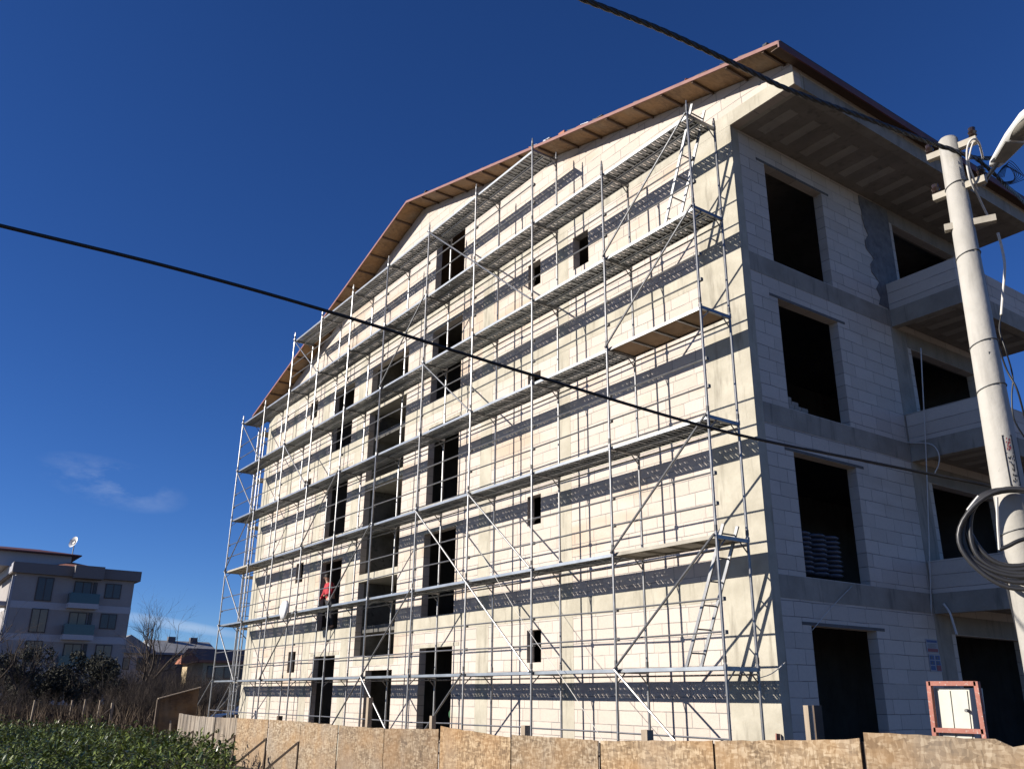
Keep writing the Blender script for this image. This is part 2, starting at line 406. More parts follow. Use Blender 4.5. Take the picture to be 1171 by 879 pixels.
for z0, z1 in ((5.04,5.26), (7.92,8.16), (10.46,10.76), (2.61,2.83)):
    MB().box(-15.42, -12.88, Y0-.004, Y0+1.4, z0, z1).build('stair_landing', 'conc', bld)
# lintels over the tall openings and side windows
for f in FL:
    MB().box(-11.75, -9.5, Y0-.008, Y0+.192, f+2.213, f+2.30).build('lintel', 'conc', bld)
    MB().box(-18.65, -16.45, Y0-.008, Y0+.192, f+2.213, f+2.30).build('lintel', 'conc', bld)
    MB().box(XC-.192, XC+.008, 1.86, 4.19, f+2.203, f+2.255).build('lintel', 'lintel', bld)
# side frame
tops = [0]+FL[1:]; bots = BB+[TOP]
for i in range(4):
    MB().box(XC-.3, XC+.005, 5.88, 6.42, tops[i], bots[i]-.002).build('column', 'conc_grey', bld)
for z0, z1 in zip(BB, FL[1:]):
    MB().box(XC-.3, XC+.006, Y0+.217, 5.897, z0, z1-.002).build('beam', 'conc_grey', bld)
for z0 in BB+[TOP]:
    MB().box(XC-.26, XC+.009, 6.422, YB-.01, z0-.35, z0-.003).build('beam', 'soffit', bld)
# trowelled mortar on the top-storey pier beside the column
mo = MB()
rr = random.Random(3)
pts = [(5.35, 12.42)]
for i in range(14): pts.append((5.30+.30*rr.random()*(1 if i > 3 else .5)+.12*(i/14), 12.2-i*.185))
pts += [(6.43, 9.76), (6.43, 12.42)]
mo.prism([(XC+.003, y, z) for y, z in pts], (.012, 0, 0)); mo.build('mortar_smear', 'mortar', bld)
# floors, unseen partitions added to block light, and the stair inside
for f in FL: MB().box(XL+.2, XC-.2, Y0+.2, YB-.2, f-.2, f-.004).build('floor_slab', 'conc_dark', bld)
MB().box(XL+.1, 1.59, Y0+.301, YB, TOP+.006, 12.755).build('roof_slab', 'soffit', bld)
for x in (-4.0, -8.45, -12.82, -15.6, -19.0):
    MB().box(x, x+.12, Y0+.201, YB-.2, FL[0], TOP).build('blocking_partition', 'conc_dark', bld)
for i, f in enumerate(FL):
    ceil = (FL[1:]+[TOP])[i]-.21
    MB().box(-8.3, -4.05, 4.4, 4.5, f, ceil).build('blocking_partition', 'conc_dark', bld)
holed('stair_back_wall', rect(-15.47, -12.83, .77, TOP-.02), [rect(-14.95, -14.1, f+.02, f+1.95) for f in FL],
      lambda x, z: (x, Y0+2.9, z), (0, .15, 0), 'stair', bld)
st = MB()
for i, f in enumerate(FL[:3]):
    m_ = f+1.5
    for (x0, x1, a, b_, ya, yb) in ((-14.15,-12.9, f, m_, Y0+2.8, Y0+1.3), (-15.38,-14.2, m_, f+3, Y0+1.3, Y0+2.8)):
        n = 8
        for k in range(n):
            t0, t1 = k/n, (k+1)/n
            st.box(x0, x1, min(ya+(yb-ya)*t0, ya+(yb-ya)*t1), max(ya+(yb-ya)*t0, ya+(yb-ya)*t1), a+(b_-a)*t0-.12, a+(b_-a)*t1)
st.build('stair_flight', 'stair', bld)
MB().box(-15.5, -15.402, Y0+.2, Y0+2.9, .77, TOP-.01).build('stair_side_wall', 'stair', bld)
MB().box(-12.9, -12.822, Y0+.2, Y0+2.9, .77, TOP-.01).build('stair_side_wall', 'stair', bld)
# cantilever slab at roof level, balconies below
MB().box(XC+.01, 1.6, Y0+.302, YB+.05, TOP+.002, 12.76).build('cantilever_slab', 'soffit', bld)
MB().box(1.4, 1.603, Y0+.303, YB+.05, TOP+.001, 12.762).build('slab_edge_beam', 'conc_grey', bld)
for k in range(12):
    y = 1.82+.65*k
    if y < YB-.3: MB().box(.27+.03*rr.random(), 1.08+.05*rr.random(), y-.12, y+.12, TOP-.004, TOP+.01).build('soffit_infill_block', 'soffit_block', bld)
MB().box(1.43, 1.599, Y0+.21, YB, 12.765, EAVE_Z+.03).build('parapet_course', 'block_side', bld)
for z0, f in zip(BB, FL[1:]):
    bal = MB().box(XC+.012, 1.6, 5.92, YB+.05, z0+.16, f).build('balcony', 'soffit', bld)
    MB().box(XC+.013, 1.603, 5.917, 6.1, z0, f-.003).build('edge_beam', 'conc_grey', bal)
    MB().box(1.42, 1.604, 6.101, YB+.06, z0-.001, f-.004).build('edge_beam', 'conc_grey', bal)
    MB().box(XC+.014, 1.6, 5.925, 6.07, f+.001, f+.62).build('parapet', 'block_side', bal)
    o = MB().box(1.45, 1.6, 6.071, YB+.05, f+.001, f+.615).build('parapet', 'block_side', bal)
    for j in range(6):
        y = 6.4+.6*j
        MB().box(.3, 1.2, y-.12, y+.12, z0+.155, z0+.17).build('infill_block', 'soffit_block', bal)
# roof: board deck on battens, red fascia, felt with loose rubble on the verge
YR0, YR1 = .5, YB+.6
XE0, XE1 = XL-.3, 1.8
roof = MB()
for (xa, xb) in ((APX, XE1), (XE0, APX)):
    za, zb = roof_z(xa)+.012, roof_z(xb)+.012
    roof.add([(xa,YR0+.012,za),(xb,YR0+.012,zb),(xb,YR1,zb),(xa,YR1,za),(xa,YR0+.012,za+.03),(xb,YR0+.012,zb+.03),(xb,YR1,zb+.03),(xa,YR1,za+.03)],
             [(0,3,2,1),(4,5,6,7),(0,1,5,4),(1,2,6,5),(2,3,7,6),(3,0,4,7)])
roof = roof.build('roof', 'osb_roof', bld)
x = XE1-.35
while x > XE0+.2:
    z = roof_z(x); s_ = -SLOPE if x > APX else SLOPE
    bt = MB().obox((x, YR0+.02, z-.02), (x, Y0-.01, z-.02), .045, .05, (s_*-1, 0, 1)); x -= .86
    bt.build('batten', 'batten', roof)
for sg in (1, -1):
    xa, xb = APX, (XE1 if sg > 0 else XE0)
    za, zb = roof_z(xa), roof_z(xb)
    MB().prism([(xa, YR0-.015, za-.02), (xb, YR0-.015, zb-.02), (xb, YR0-.015, zb+.055), (xa, YR0-.015, za+.055)], (0, .025, 0)).build('fascia', 'fascia', roof)
    fe = MB().prism([(xa, YR0+.03, za+.045), (xb+.03*sg, YR0+.03, zb+.045), (xb+.03*sg, YR0+.03, zb+.07), (xa, YR0+.03, za+.07)], (0, YR1-YR0-.03, 0)).build('felt', 'felt', roof)
    MB().box(min(xb, xb+.03*sg), max(xb, xb+.03*sg), YR0-.015, YR1, zb-.10, zb+.045).build('eave_board', 'fascia_dk', roof)
MB().box(1.602, 1.8, YR0+.05, YR1, EAVE_Z-.09, EAVE_Z-.07).build('eave_soffit', 'batten', roof)
rb, fo, fl_ = MB(), MB(), MB()
for i in range(190):
    x = APX+.5+rr.random()*(XE1-APX-.8)
    if rr.random() < .5: x = rr.choice((-5.2,-4.2,-2.6,-.2,.9,1.3))+rr.gauss(0,.5)
    if x > XE1-.15: continue
    z = roof_z(x)+.07; y = YR0+.03+rr.random()*.25; L = .05+.30*rr.random(); h = .008+.04*rr.random()**3
    (fo if rr.random() < .14 else rb if rr.random() < .22 else fl_).obox((x-L/2, y, z+SLOPE*L/2+h/2), (x+L/2, y+rr.uniform(-.05,.05), z-SLOPE*L/2+h/2), .1, h)
rb.obox((-4.62,.6,roof_z(-4.6)+.1),(-4.42,.62,roof_z(-4.6)+.1),.12,.09)
rb.build('loose_tile', 'tile', roof); fo.build('torn_foil', 'foil', roof); fl_.build('torn_felt', 'felt', roof)

# things stacked in the window openings of the shaded side
sk = MB()
for k in range(9):
    z = FL[1]+.12+k*.085
    for j in range(3):
        y = 2.35+j*.42+rr.uniform(-.02,.02)
        sk.ball((-.42, y+.2, z+.04), .25, (1.2, .92, .21), 12, 6)
sk.build('bag_stack', 'sack', None, True)
so_ = bpy.data.objects['bag_stack']; set_origin(so_, (-.42, 2.97, FL[1])); tag(so_, 'dark wrapped cement bags stacked inside the second lowest side window', 'bags')
bk = MB()
for k, (n, dy) in enumerate(((3,0),(3,.04),(2,-.02),(1,0))):
    for j in range(n): bk.box(-.3+.01*k, -.02-.01*k, 2.16+dy+j*.2, 2.16+dy+j*.2+.185, FL[2]+k*.075, FL[2]+k*.075+.068)
o = set_origin(bk.build('block_pile', 'conc_grey'), (-.16, 2.4, FL[2])); tag(o, 'small pile of grey blocks on the sill of the second highest side window', 'blocks')

# ------------------------------------------------------------------ scaffolding
XS = [-2.4725*i for i in range(11)]
bays = [2.4725,2.4769,2.4746,2.4723,2.4704,2.4826,2.4977,2.5063,2.5106,2.5026]
XS = [0]
for b_ in bays: XS.append(XS[-1]-b_)
YO, YI = 0.0, .74
def ZL(k): return 2.26+(5-k)*2.0
sc = empty('scaffolding', (-12.4, .37, 0), 'grey steel tube scaffolding with perforated decks along the sunlit gable front', 'scaffolding')
def top_level(i): return -1 if 2 <= i <= 8 else 0
rs = random.Random(11)
for i, x in enumerate(XS):
    zt = ZL(top_level(i))
    for y, extra in ((YO, .22), (YI, .13)):
        p = MB(); dx, dy = rs.uniform(-.012,.012), rs.uniform(-.008,.008)
        p.tube([(x, y, .0), (x+dx*.5, y+dy, zt*.5), (x+dx, y, zt+extra)], .0245, 8)
        p.tube([(x+dx, y, zt+extra), (x+dx, y, zt+extra+.08)], .017, 6)
        p.box(x-.07, x+.07, y-.07, y+.07, 0.004, .02)
        for k in range(top_level(i), 6):
            z = ZL(k)
            p.slot(0).tube([(x+dx*.5, y, z-.05), (x+dx*.5, y, z+.03)], .034, 8)
            p.slot(1).tube([(x+dx*.5, y, z+.06), (x+dx*.5, y, z+.15)], .0285, 8)
            for h in (.5, 1.0):
                if k > top_level(i) and y == YO: p.box(x-.022, x+.055, YO+.0, YO+.06, z+h-.03, z+h+.03)
        p.build('post', ['galv', 'galv_dk'], sc)
    for k in range(top_level(i), 6):
        z = ZL(k); q = MB()
        q.obox((x, YO, z-.035), (x, YI, z-.035), .05, .06)
        q.tube([(x, YI-.2, z-.06), (x, YI-.01, z-.24)], .012, 6)
        q.tube([(x, YO+.2, z-.06), (x, YO+.01, z-.24)], .012, 6)
        q.build('transom', 'galv', sc)
def deck(x0, x1, z, kind):
    """two steel planks (or a plywood sheet) between two frames"""
    a, b = min(x0, x1)+.03, max(x0, x1)-.03
    d = MB(); rails = ((.04, .36), (.38, .70))
    if kind == 'steel':
        for y0, y1 in rails:
            d.slot(0).box(a, b, y0, y1, z+.003, z+.0045)
            d.slot(1).box(a, b, y0-.002, y0+.001, z-.05, z+.006); d.box(a, b, y1-.001, y1+.002, z-.03, z+.006)
            d.box(a, b, y0+.001, y0+.025, z-.05, z-.047); d.box(a, b, y1-.02, y1-.001, z-.03, z-.028)
            xr = math.ceil(a/.125)*.125
            while xr < b-.02:
                d.box(xr-.012, xr+.012, y0+.003, y1-.003, z-.022, z+.002); xr += .125
            n = 5
            for k in range(n):
                xx = a+(b-a)*k/(n-1)
                d.box(max(a, xx-.018), min(b, xx+.018), y0+.002, y1-.002, z-.035, z)
        mats = ['perf', 'galv_pale']
    else:
        d.slot(0).box(a, b, .04, .70, z-.012, z+.006)
        d.slot(1).box(a, b, .036, .04, z-.05, z+.012); d.box(a, b, .70, .704, z-.05, z+.012)
        for k in range(5):
            xx = a+(b-a)*k/4; d.box(max(a, xx-.02), min(b, xx+.02), .041, .699, z-.05, z-.013)
        mats = [kind, 'galv'] if kind == 'ply' else [kind, kind]
    d.build('deck', mats, sc)
for k in range(-1, 6):
    for i in range(10):
        if k == -1 and not (2 <= i <= 7): continue
        kind = 'ply' if (k, i) == (2, 0) else ('dirty_plank' if (k, i) in ((4, 0), (3, 9)) else 'steel')
        deck(XS[i], XS[i+1], ZL(k), kind)
rails = []
for k in range(0, 7):
    for i in range(10):
        if k == 0 and not (2 <= i <= 7): continue
        hs_ = (.5, 1.0) if k < 6 else (1.0,)
        rails.append((k, i, hs_))
for k, i, hs_ in rails:
    q = MB()
    for h in hs_:
        z = ZL(k)+h
        if k == 6 : z = 1.23
        j1, j2 = rs.uniform(-.02,.02), rs.uniform(-.02,.02)
        q.tube([(XS[i], YO-.035+.045, z+j1), (XS[i+1], YO+.01, z+j2)], .0165, 6)
    q.build('guard_rail', 'galv', sc)
    if k < 6:
        q = MB().tube([(XS[i], YI+.02, ZL(k)-.10+rs.uniform(-.01,.01)), (XS[i+1], YI+.02, ZL(k)-.10)], .0165, 6)
        q.build('ledger', 'galv', sc)
G = 6
braces = [(0,0,1,1),(0,1,1,2),(0,3,1,4),(0,4,1,5),(1,5,0,G),(3,4,2,5),(3,3,2,4),(4,1,3,2),(4,-1,3,0),(3,0,2,1),
          (3,5,4,G),(4,4,5,5),(4,0,5,1),(5,5,6,G),(5,5,4,G),(5,3,6,4),(6,2,7,3),(8,1,7,2),(8,-1,7,0),(7,4,8,5),
          (10,0,9,1),(10,1,9,2),(9,2,10,3),(10,3,9,4),(10,4,9,5),(4,3,3,4)]
for a, la, b2, lb in braces:
    MB().tube([(XS[a], YO-.05, ZL(la)), (XS[b2], YO-.05, ZL(lb)+(.05 if lb == G else 0))], .021, 8).build('brace', 'galv', sc)
# raking props at the far end
for x, y, z, x2 in ((XS[10], YO-.04, ZL(5), -27.0), (XS[10], YI, ZL(5), -26.7), (XS[9], YO+.3, ZL(5), -26.4)):
    MB().tube([(x, y, z), (x2, y-.4, .05)], .023, 8).build('raking_prop', 'galv', sc)

# ladders between the lifts at the near end
def ladder(x0, z0, x1, z1, y0, y1, lab):
    l = empty('ladder', (x0, (y0+y1)/2, z0), lab, 'ladder')
    a, c = Vector((x0, 0, z0)), Vector((x1, 0, z1))
    for y in (y0, y1): MB().obox((x0, y, z0), (x1, y, z1), .028, .055).build('rail', 'galv', l)
    n = 6
    for k in range(n):
        p = a.lerp(c, (k+.6)/n); MB().tube([(p.x, y0, p.z), (p.x, y1, p.z)], .014, 6).build('rung', 'galv_dk', l)
ladder(-.98, ZL(1)+.01, -.05, ZL(0)+.35, .22, .56, 'slim grey ladder up to the highest near deck of the scaffolding')
ladder(-1.02, ZL(5)+.01, -.03, ZL(4)+.2, .22, .56, 'slim grey ladder rising from the lowest deck at the near end')

# return tower round the far corner
tw = empty('scaffold_tower', (-25.9, 1.9, 0), 'narrow ladder-frame scaffold tower standing round the far corner', 'scaffolding')
TX, TY = (-26.25, -25.45), (1.15, 3.4)
for x in TX:
    for y in TY:
        MB().tube([(x, y, 0), (x, y, ZL(0)+.15)], .024, 8).build('post', 'galv', tw)
for y in TY:
    q = MB(); z = .4
    while z < ZL(0): q.tube([(TX[0], y, z), (TX[1], y, z)], .015, 6); z += .5
    q.tube([(-25.85, y, 0), (-25.85, y, ZL(0))], .018, 6)
    q.build('ladder_frame', 'galv', tw)
for k in range(0, 6):
    z = ZL(k)
    q = MB()
    for x0 in (-26.2, -25.84): q.box(x0, x0+.32, TY[0], TY[1], z-.05, z)
    q.build('deck', 'dirty_plank', tw)
    for x in TX[:1]:
        q = MB()
        for h in (.5, 1): q.tube([(x, TY[0], z+h-2), (x, TY[1], z+h-2)], .016, 6)
        q.build('guard_rail', 'galv', tw)
    MB().tube([(TX[0], TY[0] if k % 2 else TY[1], z-2), (TX[0], TY[1] if k % 2 else TY[0], z)], .02, 6).build('brace', 'galv', tw)

# ------------------------------------------------------------------ hoarding
YF = -2.0
hd = empty('hoarding', (-7, YF, 0), 'low hoarding of chipboard panels with weathered boards at its far end', 'fence')
kf = (YF+10.6415)/6.6415
seam = [9.454+(x-9.454)*kf for x in (-14.34,-12.9,-11.4,-9.95,-8.12,-6.52,-4.92,-3.28,-1.65,.06,1.71,3.35,4.93,6.6,8.3)]
edge_px = {1:(205,815),2:(235,819),3:(272,821.5),4:(308,823),5:(345,825),6:(388,827.5),7:(440,832.5),8:(503,837),9:(585,838.5),10:(686,850.5),11:(817,855),12:(988,857),13:(1171,853)}
zt = [on(1, YF, *edge_px[min(i+1,13)])[2] for i in range(len(seam))]
for i in range(len(seam)-1):
    x0, x1 = seam[i]+.018, seam[i+1]-.028
    za, zb = zt[i], zt[i+1]
    if i == 8: za += .05
    if i == 9: za += .045
    if i >= 12: za, zb = zt[11]+.17, zt[11]+.15
    ty = YF-.012*(i % 2)
    p = MB()
    n = 14; top = []
    for k in range(n+1):
        t = k/n; top.append((x0+(x1-x0)*t, za+(zb-za)*t+rs.uniform(-.008,.008)))
    if i >= 12: top[-5] = (top[-5][0], top[-5][1]-.05); top[-4] = (top[-4][0], top[-4][1]-.03)
    pts = [(x0, ty, .01)] + [(x, ty, z) for x, z in top] + [(x1, ty, .01)]
    if i == 11: x1 += .0
    p.prism([pts[0]]+pts[1:], (0, .018, 0))
    p.build('panel', 'osb_old' if i < 3 else 'osb', hd)
for i in range(1, 14):
    x = seam[i]
    MB().box(x-.05, x+.05, YF+.03, YF+.1, 0, zt[i]-.03).build('post', 'wood_dk', hd)
    if i <= 5:
        MB().obox((x-.02, YF-.03, .62*zt[i]), (x-.55, YF-.75, .0), .035, .05).build('brace', 'wood_dk', hd)
        MB().box(x-.03, x+.005, YF-.045, YF-.013, .02, .64*zt[i]).build('stay', 'wood_dk', hd)
# stakes that stand behind the hoarding
def stake(u, vt, y, w_, name, lab, mt='wood', cat='post', grp=None, dk=True):
    p = on(1, y, u, vt); s = MB().box(p.x-w_/2, p.x+w_/2, y-w_/2, y+w_/2, 0, p.z)
    o = set_origin(s.build(name, mt), (p.x, y, 0)); tag(o, lab, cat, grp); return o
stake(601, 829, -1.5, .11, 'wooden_stake', 'short wooden stake just behind the panels, middle of the hoarding')
stake(740, 834, -1.5, .12, 'wooden_stake', 'short thick wooden stake behind the hoarding, nearer the corner column')
stake(495, 818, -1.5, .09, 'wooden_stake', 'wooden stake leaning height behind hoarding before the tall right doorway')
stake(423, 797, -.9, .11, 'wooden_stake', 'tall round wooden prop in front of the ground floor stair door', 'wood')
stake(320, 818, -1.4, .12, 'wooden_stake', 'dark short stake behind the hoarding near the far small window', 'wood_dk')
stake(271, 817, -1.4, .09, 'wooden_stake', 'thin stake behind the hoarding at the far corner of the building')
stake(923, 806, -1.2, .07, 'wooden_plank', 'upright pale plank behind the hoarding by the corner column', 'wood', 'plank')
q_ = on(1, -.62, 934, 806); o = MB().box(q_.x-.012, q_.x+.012, -.70, -.54, 0, q_.z).build('wooden_plank', 'wood_dk'); set_origin(o, (q_.x, -.62, 0)); tag(o, 'dark shaded plank beside the upright pale plank', 'plank')
o = MB(); o.obox((-.02, .98, .02), (.0, 1.08, 1.3), .02, .09, (0,1,0)); o = set_origin(o.build('leaning_board', 'rust'), (0, .98, 0)); tag(o, 'narrow reddish board leaning on the foot of the corner column', 'board')

# ------------------------------------------------------------------ meter cabinet in a red frame
cb = empty('meter_cabinet', (4.35, -1.5, 0), 'cream metal cabinet held in a red primed steel frame above the hoarding', 'cabinet')
P = lambda u, v, y=-1.5: on(1, y, u, v)
tl, tr, bl, br = P(1063,781), P(1117,781), P(1071,850), P(1128,850)
def ext(a, b, z): t = (z-a.z)/(b.z-a.z); return a+(b-a)*t
bl0, br0 = ext(tl, bl, .2), ext(tr, br, .2)
for a, b in ((tl+Vector((0,0,.02)), bl0), (tr+Vector((0,0,.02)), br0), (tl, tr), (P(1069,834), P(1126,836))):
    MB().obox(a, b, .045, .05, (0,1,0)).build('frame_bar', 'rust', cb)
c0, c1_, c2_, c3 = P(1068,786,-1.44), P(1108,786,-1.44), P(1114,848,-1.44), P(1075,848,-1.44)
bx = MB(); dn = Vector((0,0,-.25))
bx.prism([c0, c1_, c2_+dn, c3+dn], (0, .26, 0)); bx.build('box', 'cabinet', cb)
dr = MB(); ins = lambda p, c, k: c+(p-c)*k
cc = (c0+c1_+c2_+c3+dn*2)/4
for s0, s1 in ((.04, .48), (.52, .96)):
    q = [c0.lerp(c1_, s0), c0.lerp(c1_, s1), (c3+dn).lerp(c2_+dn, s1), (c3+dn).lerp(c2_+dn, s0)]
    ctr = sum(q, Vector())/4
    MB().prism([ins(v, ctr, .93)+Vector((0,-.012,0)) for v in q], (0, .011, 0)).build('door', 'cabinet', cb)
hp = P(1109,812,-1.46); MB().tube([hp+Vector((-.02,0,0)), hp+Vector((-.02,-.04,0))], .016, 8).build('latch', 'galv_dk', cb)
MB().obox(P(1112,787,-1.3), P(1119,848,-1.3)+Vector((0,0,-.3)), .1, .02, (0,1,0)).build('back_plate', 'galv_dk', cb)
rg = MB(); rg.obox(P(1112,848,-1.95), P(1142,853,-1.97), .05, .02); o = set_origin(rg.build('wood_splinter', 'rust'), P(1112,848,-1.95)); tag(o, 'reddish broken strip lying along the hoarding top below the cabinet', 'strip')

# ------------------------------------------------------------------ utility pole, arms, lamp, cables
PX, PY = 5.73, -2.52
pole = empty('utility_pole', (PX, PY, 0), 'round grey concrete utility pole with short cross arms', 'pole')
ps = MB(); ps.tube([(PX, PY, 0), (PX-.005, PY, 3.7), (PX+.02, PY+.03, 7.31)], [.153, .136, .094], 24); ps.tube([(PX+.02, PY+.03, 7.31), (PX+.02, PY+.03, 7.33)], [.094, .08], 24)
ps.build('shaft', 'pole', pole, True)
def shaft_at(z):
    k = max(0, (z-3.7)/3.61)
    return PX-.005+.025*k, PY+.03*k, (.153-.017*z/3.7 if z < 3.7 else .136-.042*k)
for z in (6.75, 5.95, 5.0, 4.55, 3.2):
    sx_, sy_, r0 = shaft_at(z); r0 += .004
    MB().tube([(sx_+r0*math.cos(t*math.pi/12), sy_+r0*math.sin(t*math.pi/12), z+.03*math.cos(t*math.pi/12)) for t in range(25)], .006, 5, False).build('strap', 'galv_dk', pole)
for z, a, b in ((7.2, (1063,184), (1119,162)), (6.72, (1070,229), (1129,206)), (6.3, (1080,261), (1139,249))):
    pa, pb = on(2, z, *a), on(2, z, *b)
    dvec = (pb-pa).normalized(); mid = (pa+pb)/2
    off = Vector((PX, PY, 0))-Vector((mid.x, mid.y, 0)); off = off-dvec*off.dot(dvec)
    off = off - off.normalized()*.0 if off.length > 1e-6 else off
    fr = Vector((dvec.y, -dvec.x, 0)); 
    MB().obox(pa+off*.6, pb+off*.6, .07, .07).build('cross_arm', 'arm', pole)
    if z > 6.5:
        for p in (pa.lerp(pb, .06)+off*.6, pa.lerp(pb, .94)+off*.6):
            ii = MB().tube([p+Vector((0,0,.04)), p+Vector((0,0,.06)), p+Vector((0,0,.075)), p+Vector((0,0,.1)), p+Vector((0,0,.12)), p+Vector((0,0,.15))], [.02,.042,.03,.045,.03,.035], 10)
            ii.build('insulator', 'porcelain', pole)
# stencilled plate on the shaft
dcam = Vector((CAM.x-PX, CAM.y-PY, 0)).normalized(); ang0 = math.atan2(dcam.y, dcam.x)+.45
def on_pole(a, z, e=.004):
    sx_, sy_, r0 = shaft_at(z); r0 += e; return Vector((sx_+r0*math.cos(ang0+a), sy_+r0*math.sin(ang0+a), z))
fr = MB()
for (a0, a1, z0, z1) in ((-.32,.32,4.06,4.07),(-.32,.32,3.6,3.61),(-.33,-.27,3.6,4.07),(.27,.33,3.6,4.07),(-.3,.3,3.9,3.905)):
    fr.add([on_pole(a0,z0),on_pole(a1,z0),on_pole(a1,z1),on_pole(a0,z1)], [(0,1,2,3)])
for k in range(26):
    a0 = rs.uniform(-.2,.16); z0 = rs.uniform(3.62,3.87); fr.add([on_pole(a0,z0),on_pole(a0+.05,z0),on_pole(a0+.05,z0+.02),on_pole(a0,z0+.02)], [(0,1,2,3)])
fr.slot(1)
for k in range(16):
    a0 = rs.uniform(-.18,.12); z0 = rs.uniform(3.92,4.03); fr.add([on_pole(a0,z0,.005),on_pole(a0+.07,z0,.005),on_pole(a0+.09,z0+.018,.005),on_pole(a0+.02,z0+.018,.005)], [(0,1,2,3)])
fr.build('stencil', ['black', 'poster_red'], pole, fix=False)
# grey conduit clipped to the foot of the pole
cd = MB().tube([at(1148,645,8.15), at(1158,690,8.05), at(1170,740,7.95), at(1190,830,7.8), on(2,.02,1215,960)], .028, 8)
o = cd.build('conduit', 'cable_grey', pole)

# street lamp, bracket on the pole head
lp = empty('street_lamp', (6.02, -2.6, 6.75), 'white cobra-head street lamp on a short bracket at the pole top', 'street lamp')
A = at(1138,190,8.95); Bp = at(1196,118,8.25)
ax = (Bp-A); Ln = ax.length; ax.normalize(); sd_ = ax.cross(Vector((0,0,1))).normalized(); upv = sd_.cross(ax)
MB().tube([at(1124,212,9.15), at(1129,203,9.1), A+ax*.06], .022, 8).build('arm', 'galv', lp)
hb = MB(); secs = [(-.02,.05,.05),(.03,.075,.065),(.2*Ln,.095,.085),(.45*Ln,.125,.11),(.75*Ln,.135,.12),(.95*Ln,.10,.09),(1.02*Ln,.04,.04)]
n = 14; vs = []; fs = []
for (t, wd, ht) in secs:
    for j in range(n+1):
        a = math.pi*j/n; vs.append(A+ax*t+sd_*(wd*math.cos(a))+upv*(ht*math.sin(a)**.8 if 0 < j < n else 0))
for i in range(len(secs)-1):
    for j in range(n): fs.append((i*(n+1)+j, i*(n+1)+j+1, (i+1)*(n+1)+j+1, (i+1)*(n+1)+j))
    fs.append((i*(n+1)+n, i*(n+1), (i+1)*(n+1), (i+1)*(n+1)+n))
fs.append(tuple(range(n+1))); fs.append(tuple((len(secs)-1)*(n+1)+j for j in range(n+1))[::-1])
hb.add(vs, fs); hb.build('housing', 'white', lp, True)
un = MB()
for t0, t1, wd in ((.06, .40*Ln, .075),):
    un.prism([A+ax*t0-sd_*.06-upv*.012, A+ax*t1-sd_*.1-upv*.012, A+ax*t1+sd_*.1-upv*.012, A+ax*t0+sd_*.06-upv*.012], upv*.014)
un.build('gear_cover', 'lamp_under', lp)
ls = MB(); vs = []; fs = []
for i in range(9):
    t = .43*Ln+(.93-.43)*Ln*i/8; ww = .115*math.sin(math.pi*(.22+.66*i/8)); dd = .05*math.sin(math.pi*(i/8))
    for j in range(7):
        a = math.pi*j/6; vs.append(A+ax*t+sd_*ww*math.cos(a)-upv*(.004+dd*math.sin(a)))
for i in range(8):
    for j in range(6): fs.append((i*7+j, i*7+j+1, i*7+8+j, i*7+7+j))
ls.add(vs, fs); ls.build('lens', 'glass_lamp', lp, True)

def curve_pts(pts, n=10):
    pts = [Vector(p) for p in pts]; out = []
    for i in range(len(pts)-1):
        p0, p1, p2, p3 = pts[max(i-1,0)], pts[i], pts[i+1], pts[min(i+2,len(pts)-1)]
        for k in range(n):
            t = k/n; out.append(.5*((2*p1)+(p2-p0)*t+(2*p0-5*p1+4*p2-p3)*t*t+(3*p1-p0-3*p2+p3)*t**3))
    out.append(pts[-1]); return out
def run_out(p, q):
    """carry an overhead line on, straight and slowly rising, towards the next pole down the street"""
    d = (p-q).normalized(); return [p+d*t+Vector((0,0,.0012*t*t)) for t in (42, 24, 13, 7, 3.5, 1.6, .7)]
def cable(name, pts, r, lab, mt='black', cat='cable', n=10, sides=8, grp=None):
    o = MB().tube(curve_pts(pts, n), r, sides).build(name, mt, None, True)
    set_origin(o, pts[-1]); tag(o, lab, cat, grp); return o
def twisted(name, pts, r, rr_, turns, lab):
    c = curve_pts(pts, 24); seg_ = [0]
    for i in range(1, len(c)): seg_.append(seg_[-1]+(c[i]-c[i-1]).length); q = MB()
    for s_ in range(3):
        path = []
        for i, p in enumerate(c):
            d = (c[min(i+1,len(c)-1)]-c[max(i-1,0)]).normalized(); a = d.cross(Vector((0,0,1))).normalized(); b = d.cross(a)
            th = 2*math.pi*seg_[i]/.34+s_*2.094
            path.append(p+(a*math.cos(th)+b*math.sin(th))*rr_)
        q.tube(path, r, 7)
    o = q.build(name, 'black', None, True); set_origin(o, pts[-1]); tag(o, lab, 'cable'); return o
_tw = 150
twisted('overhead_cable', run_out(at(668,0,6.6), at(760,36,7.1))+[at(668,0,6.6), at(760,36,7.1), at(850,78,7.6), at(905,104,7.95), at(1000,139,8.45), at(1069,165,8.86), at(1085,170,8.88), at(1103,177,8.98), at(1118,181,9.15), at(1135,181,9.3)], .0155, .009, _tw,
        'thick twisted black cable running from the sky to the pole top')
cable('overhead_cable', run_out(at(0,258,5.9), at(200,307,6.5))+[at(0,258,5.9), at(200,307,6.5), at(385,359,7.0), at(600,426,7.5), at(820,491,7.9), at(1000,529,8.2), at(1125,554,8.25), at(1139,558,8.1)], .0145,
      'thin straight black cable sloping across the whole building front')
twisted('overhead_cable', [at(1116,181,9.15), at(1136,198,9.3), at(1150,212,9.6), at(1162,222,10.2), at(1178,238,11), at(1230,285,14)], .013, .008, 12, 'black cable bundle leaving the pole behind the street lamp')
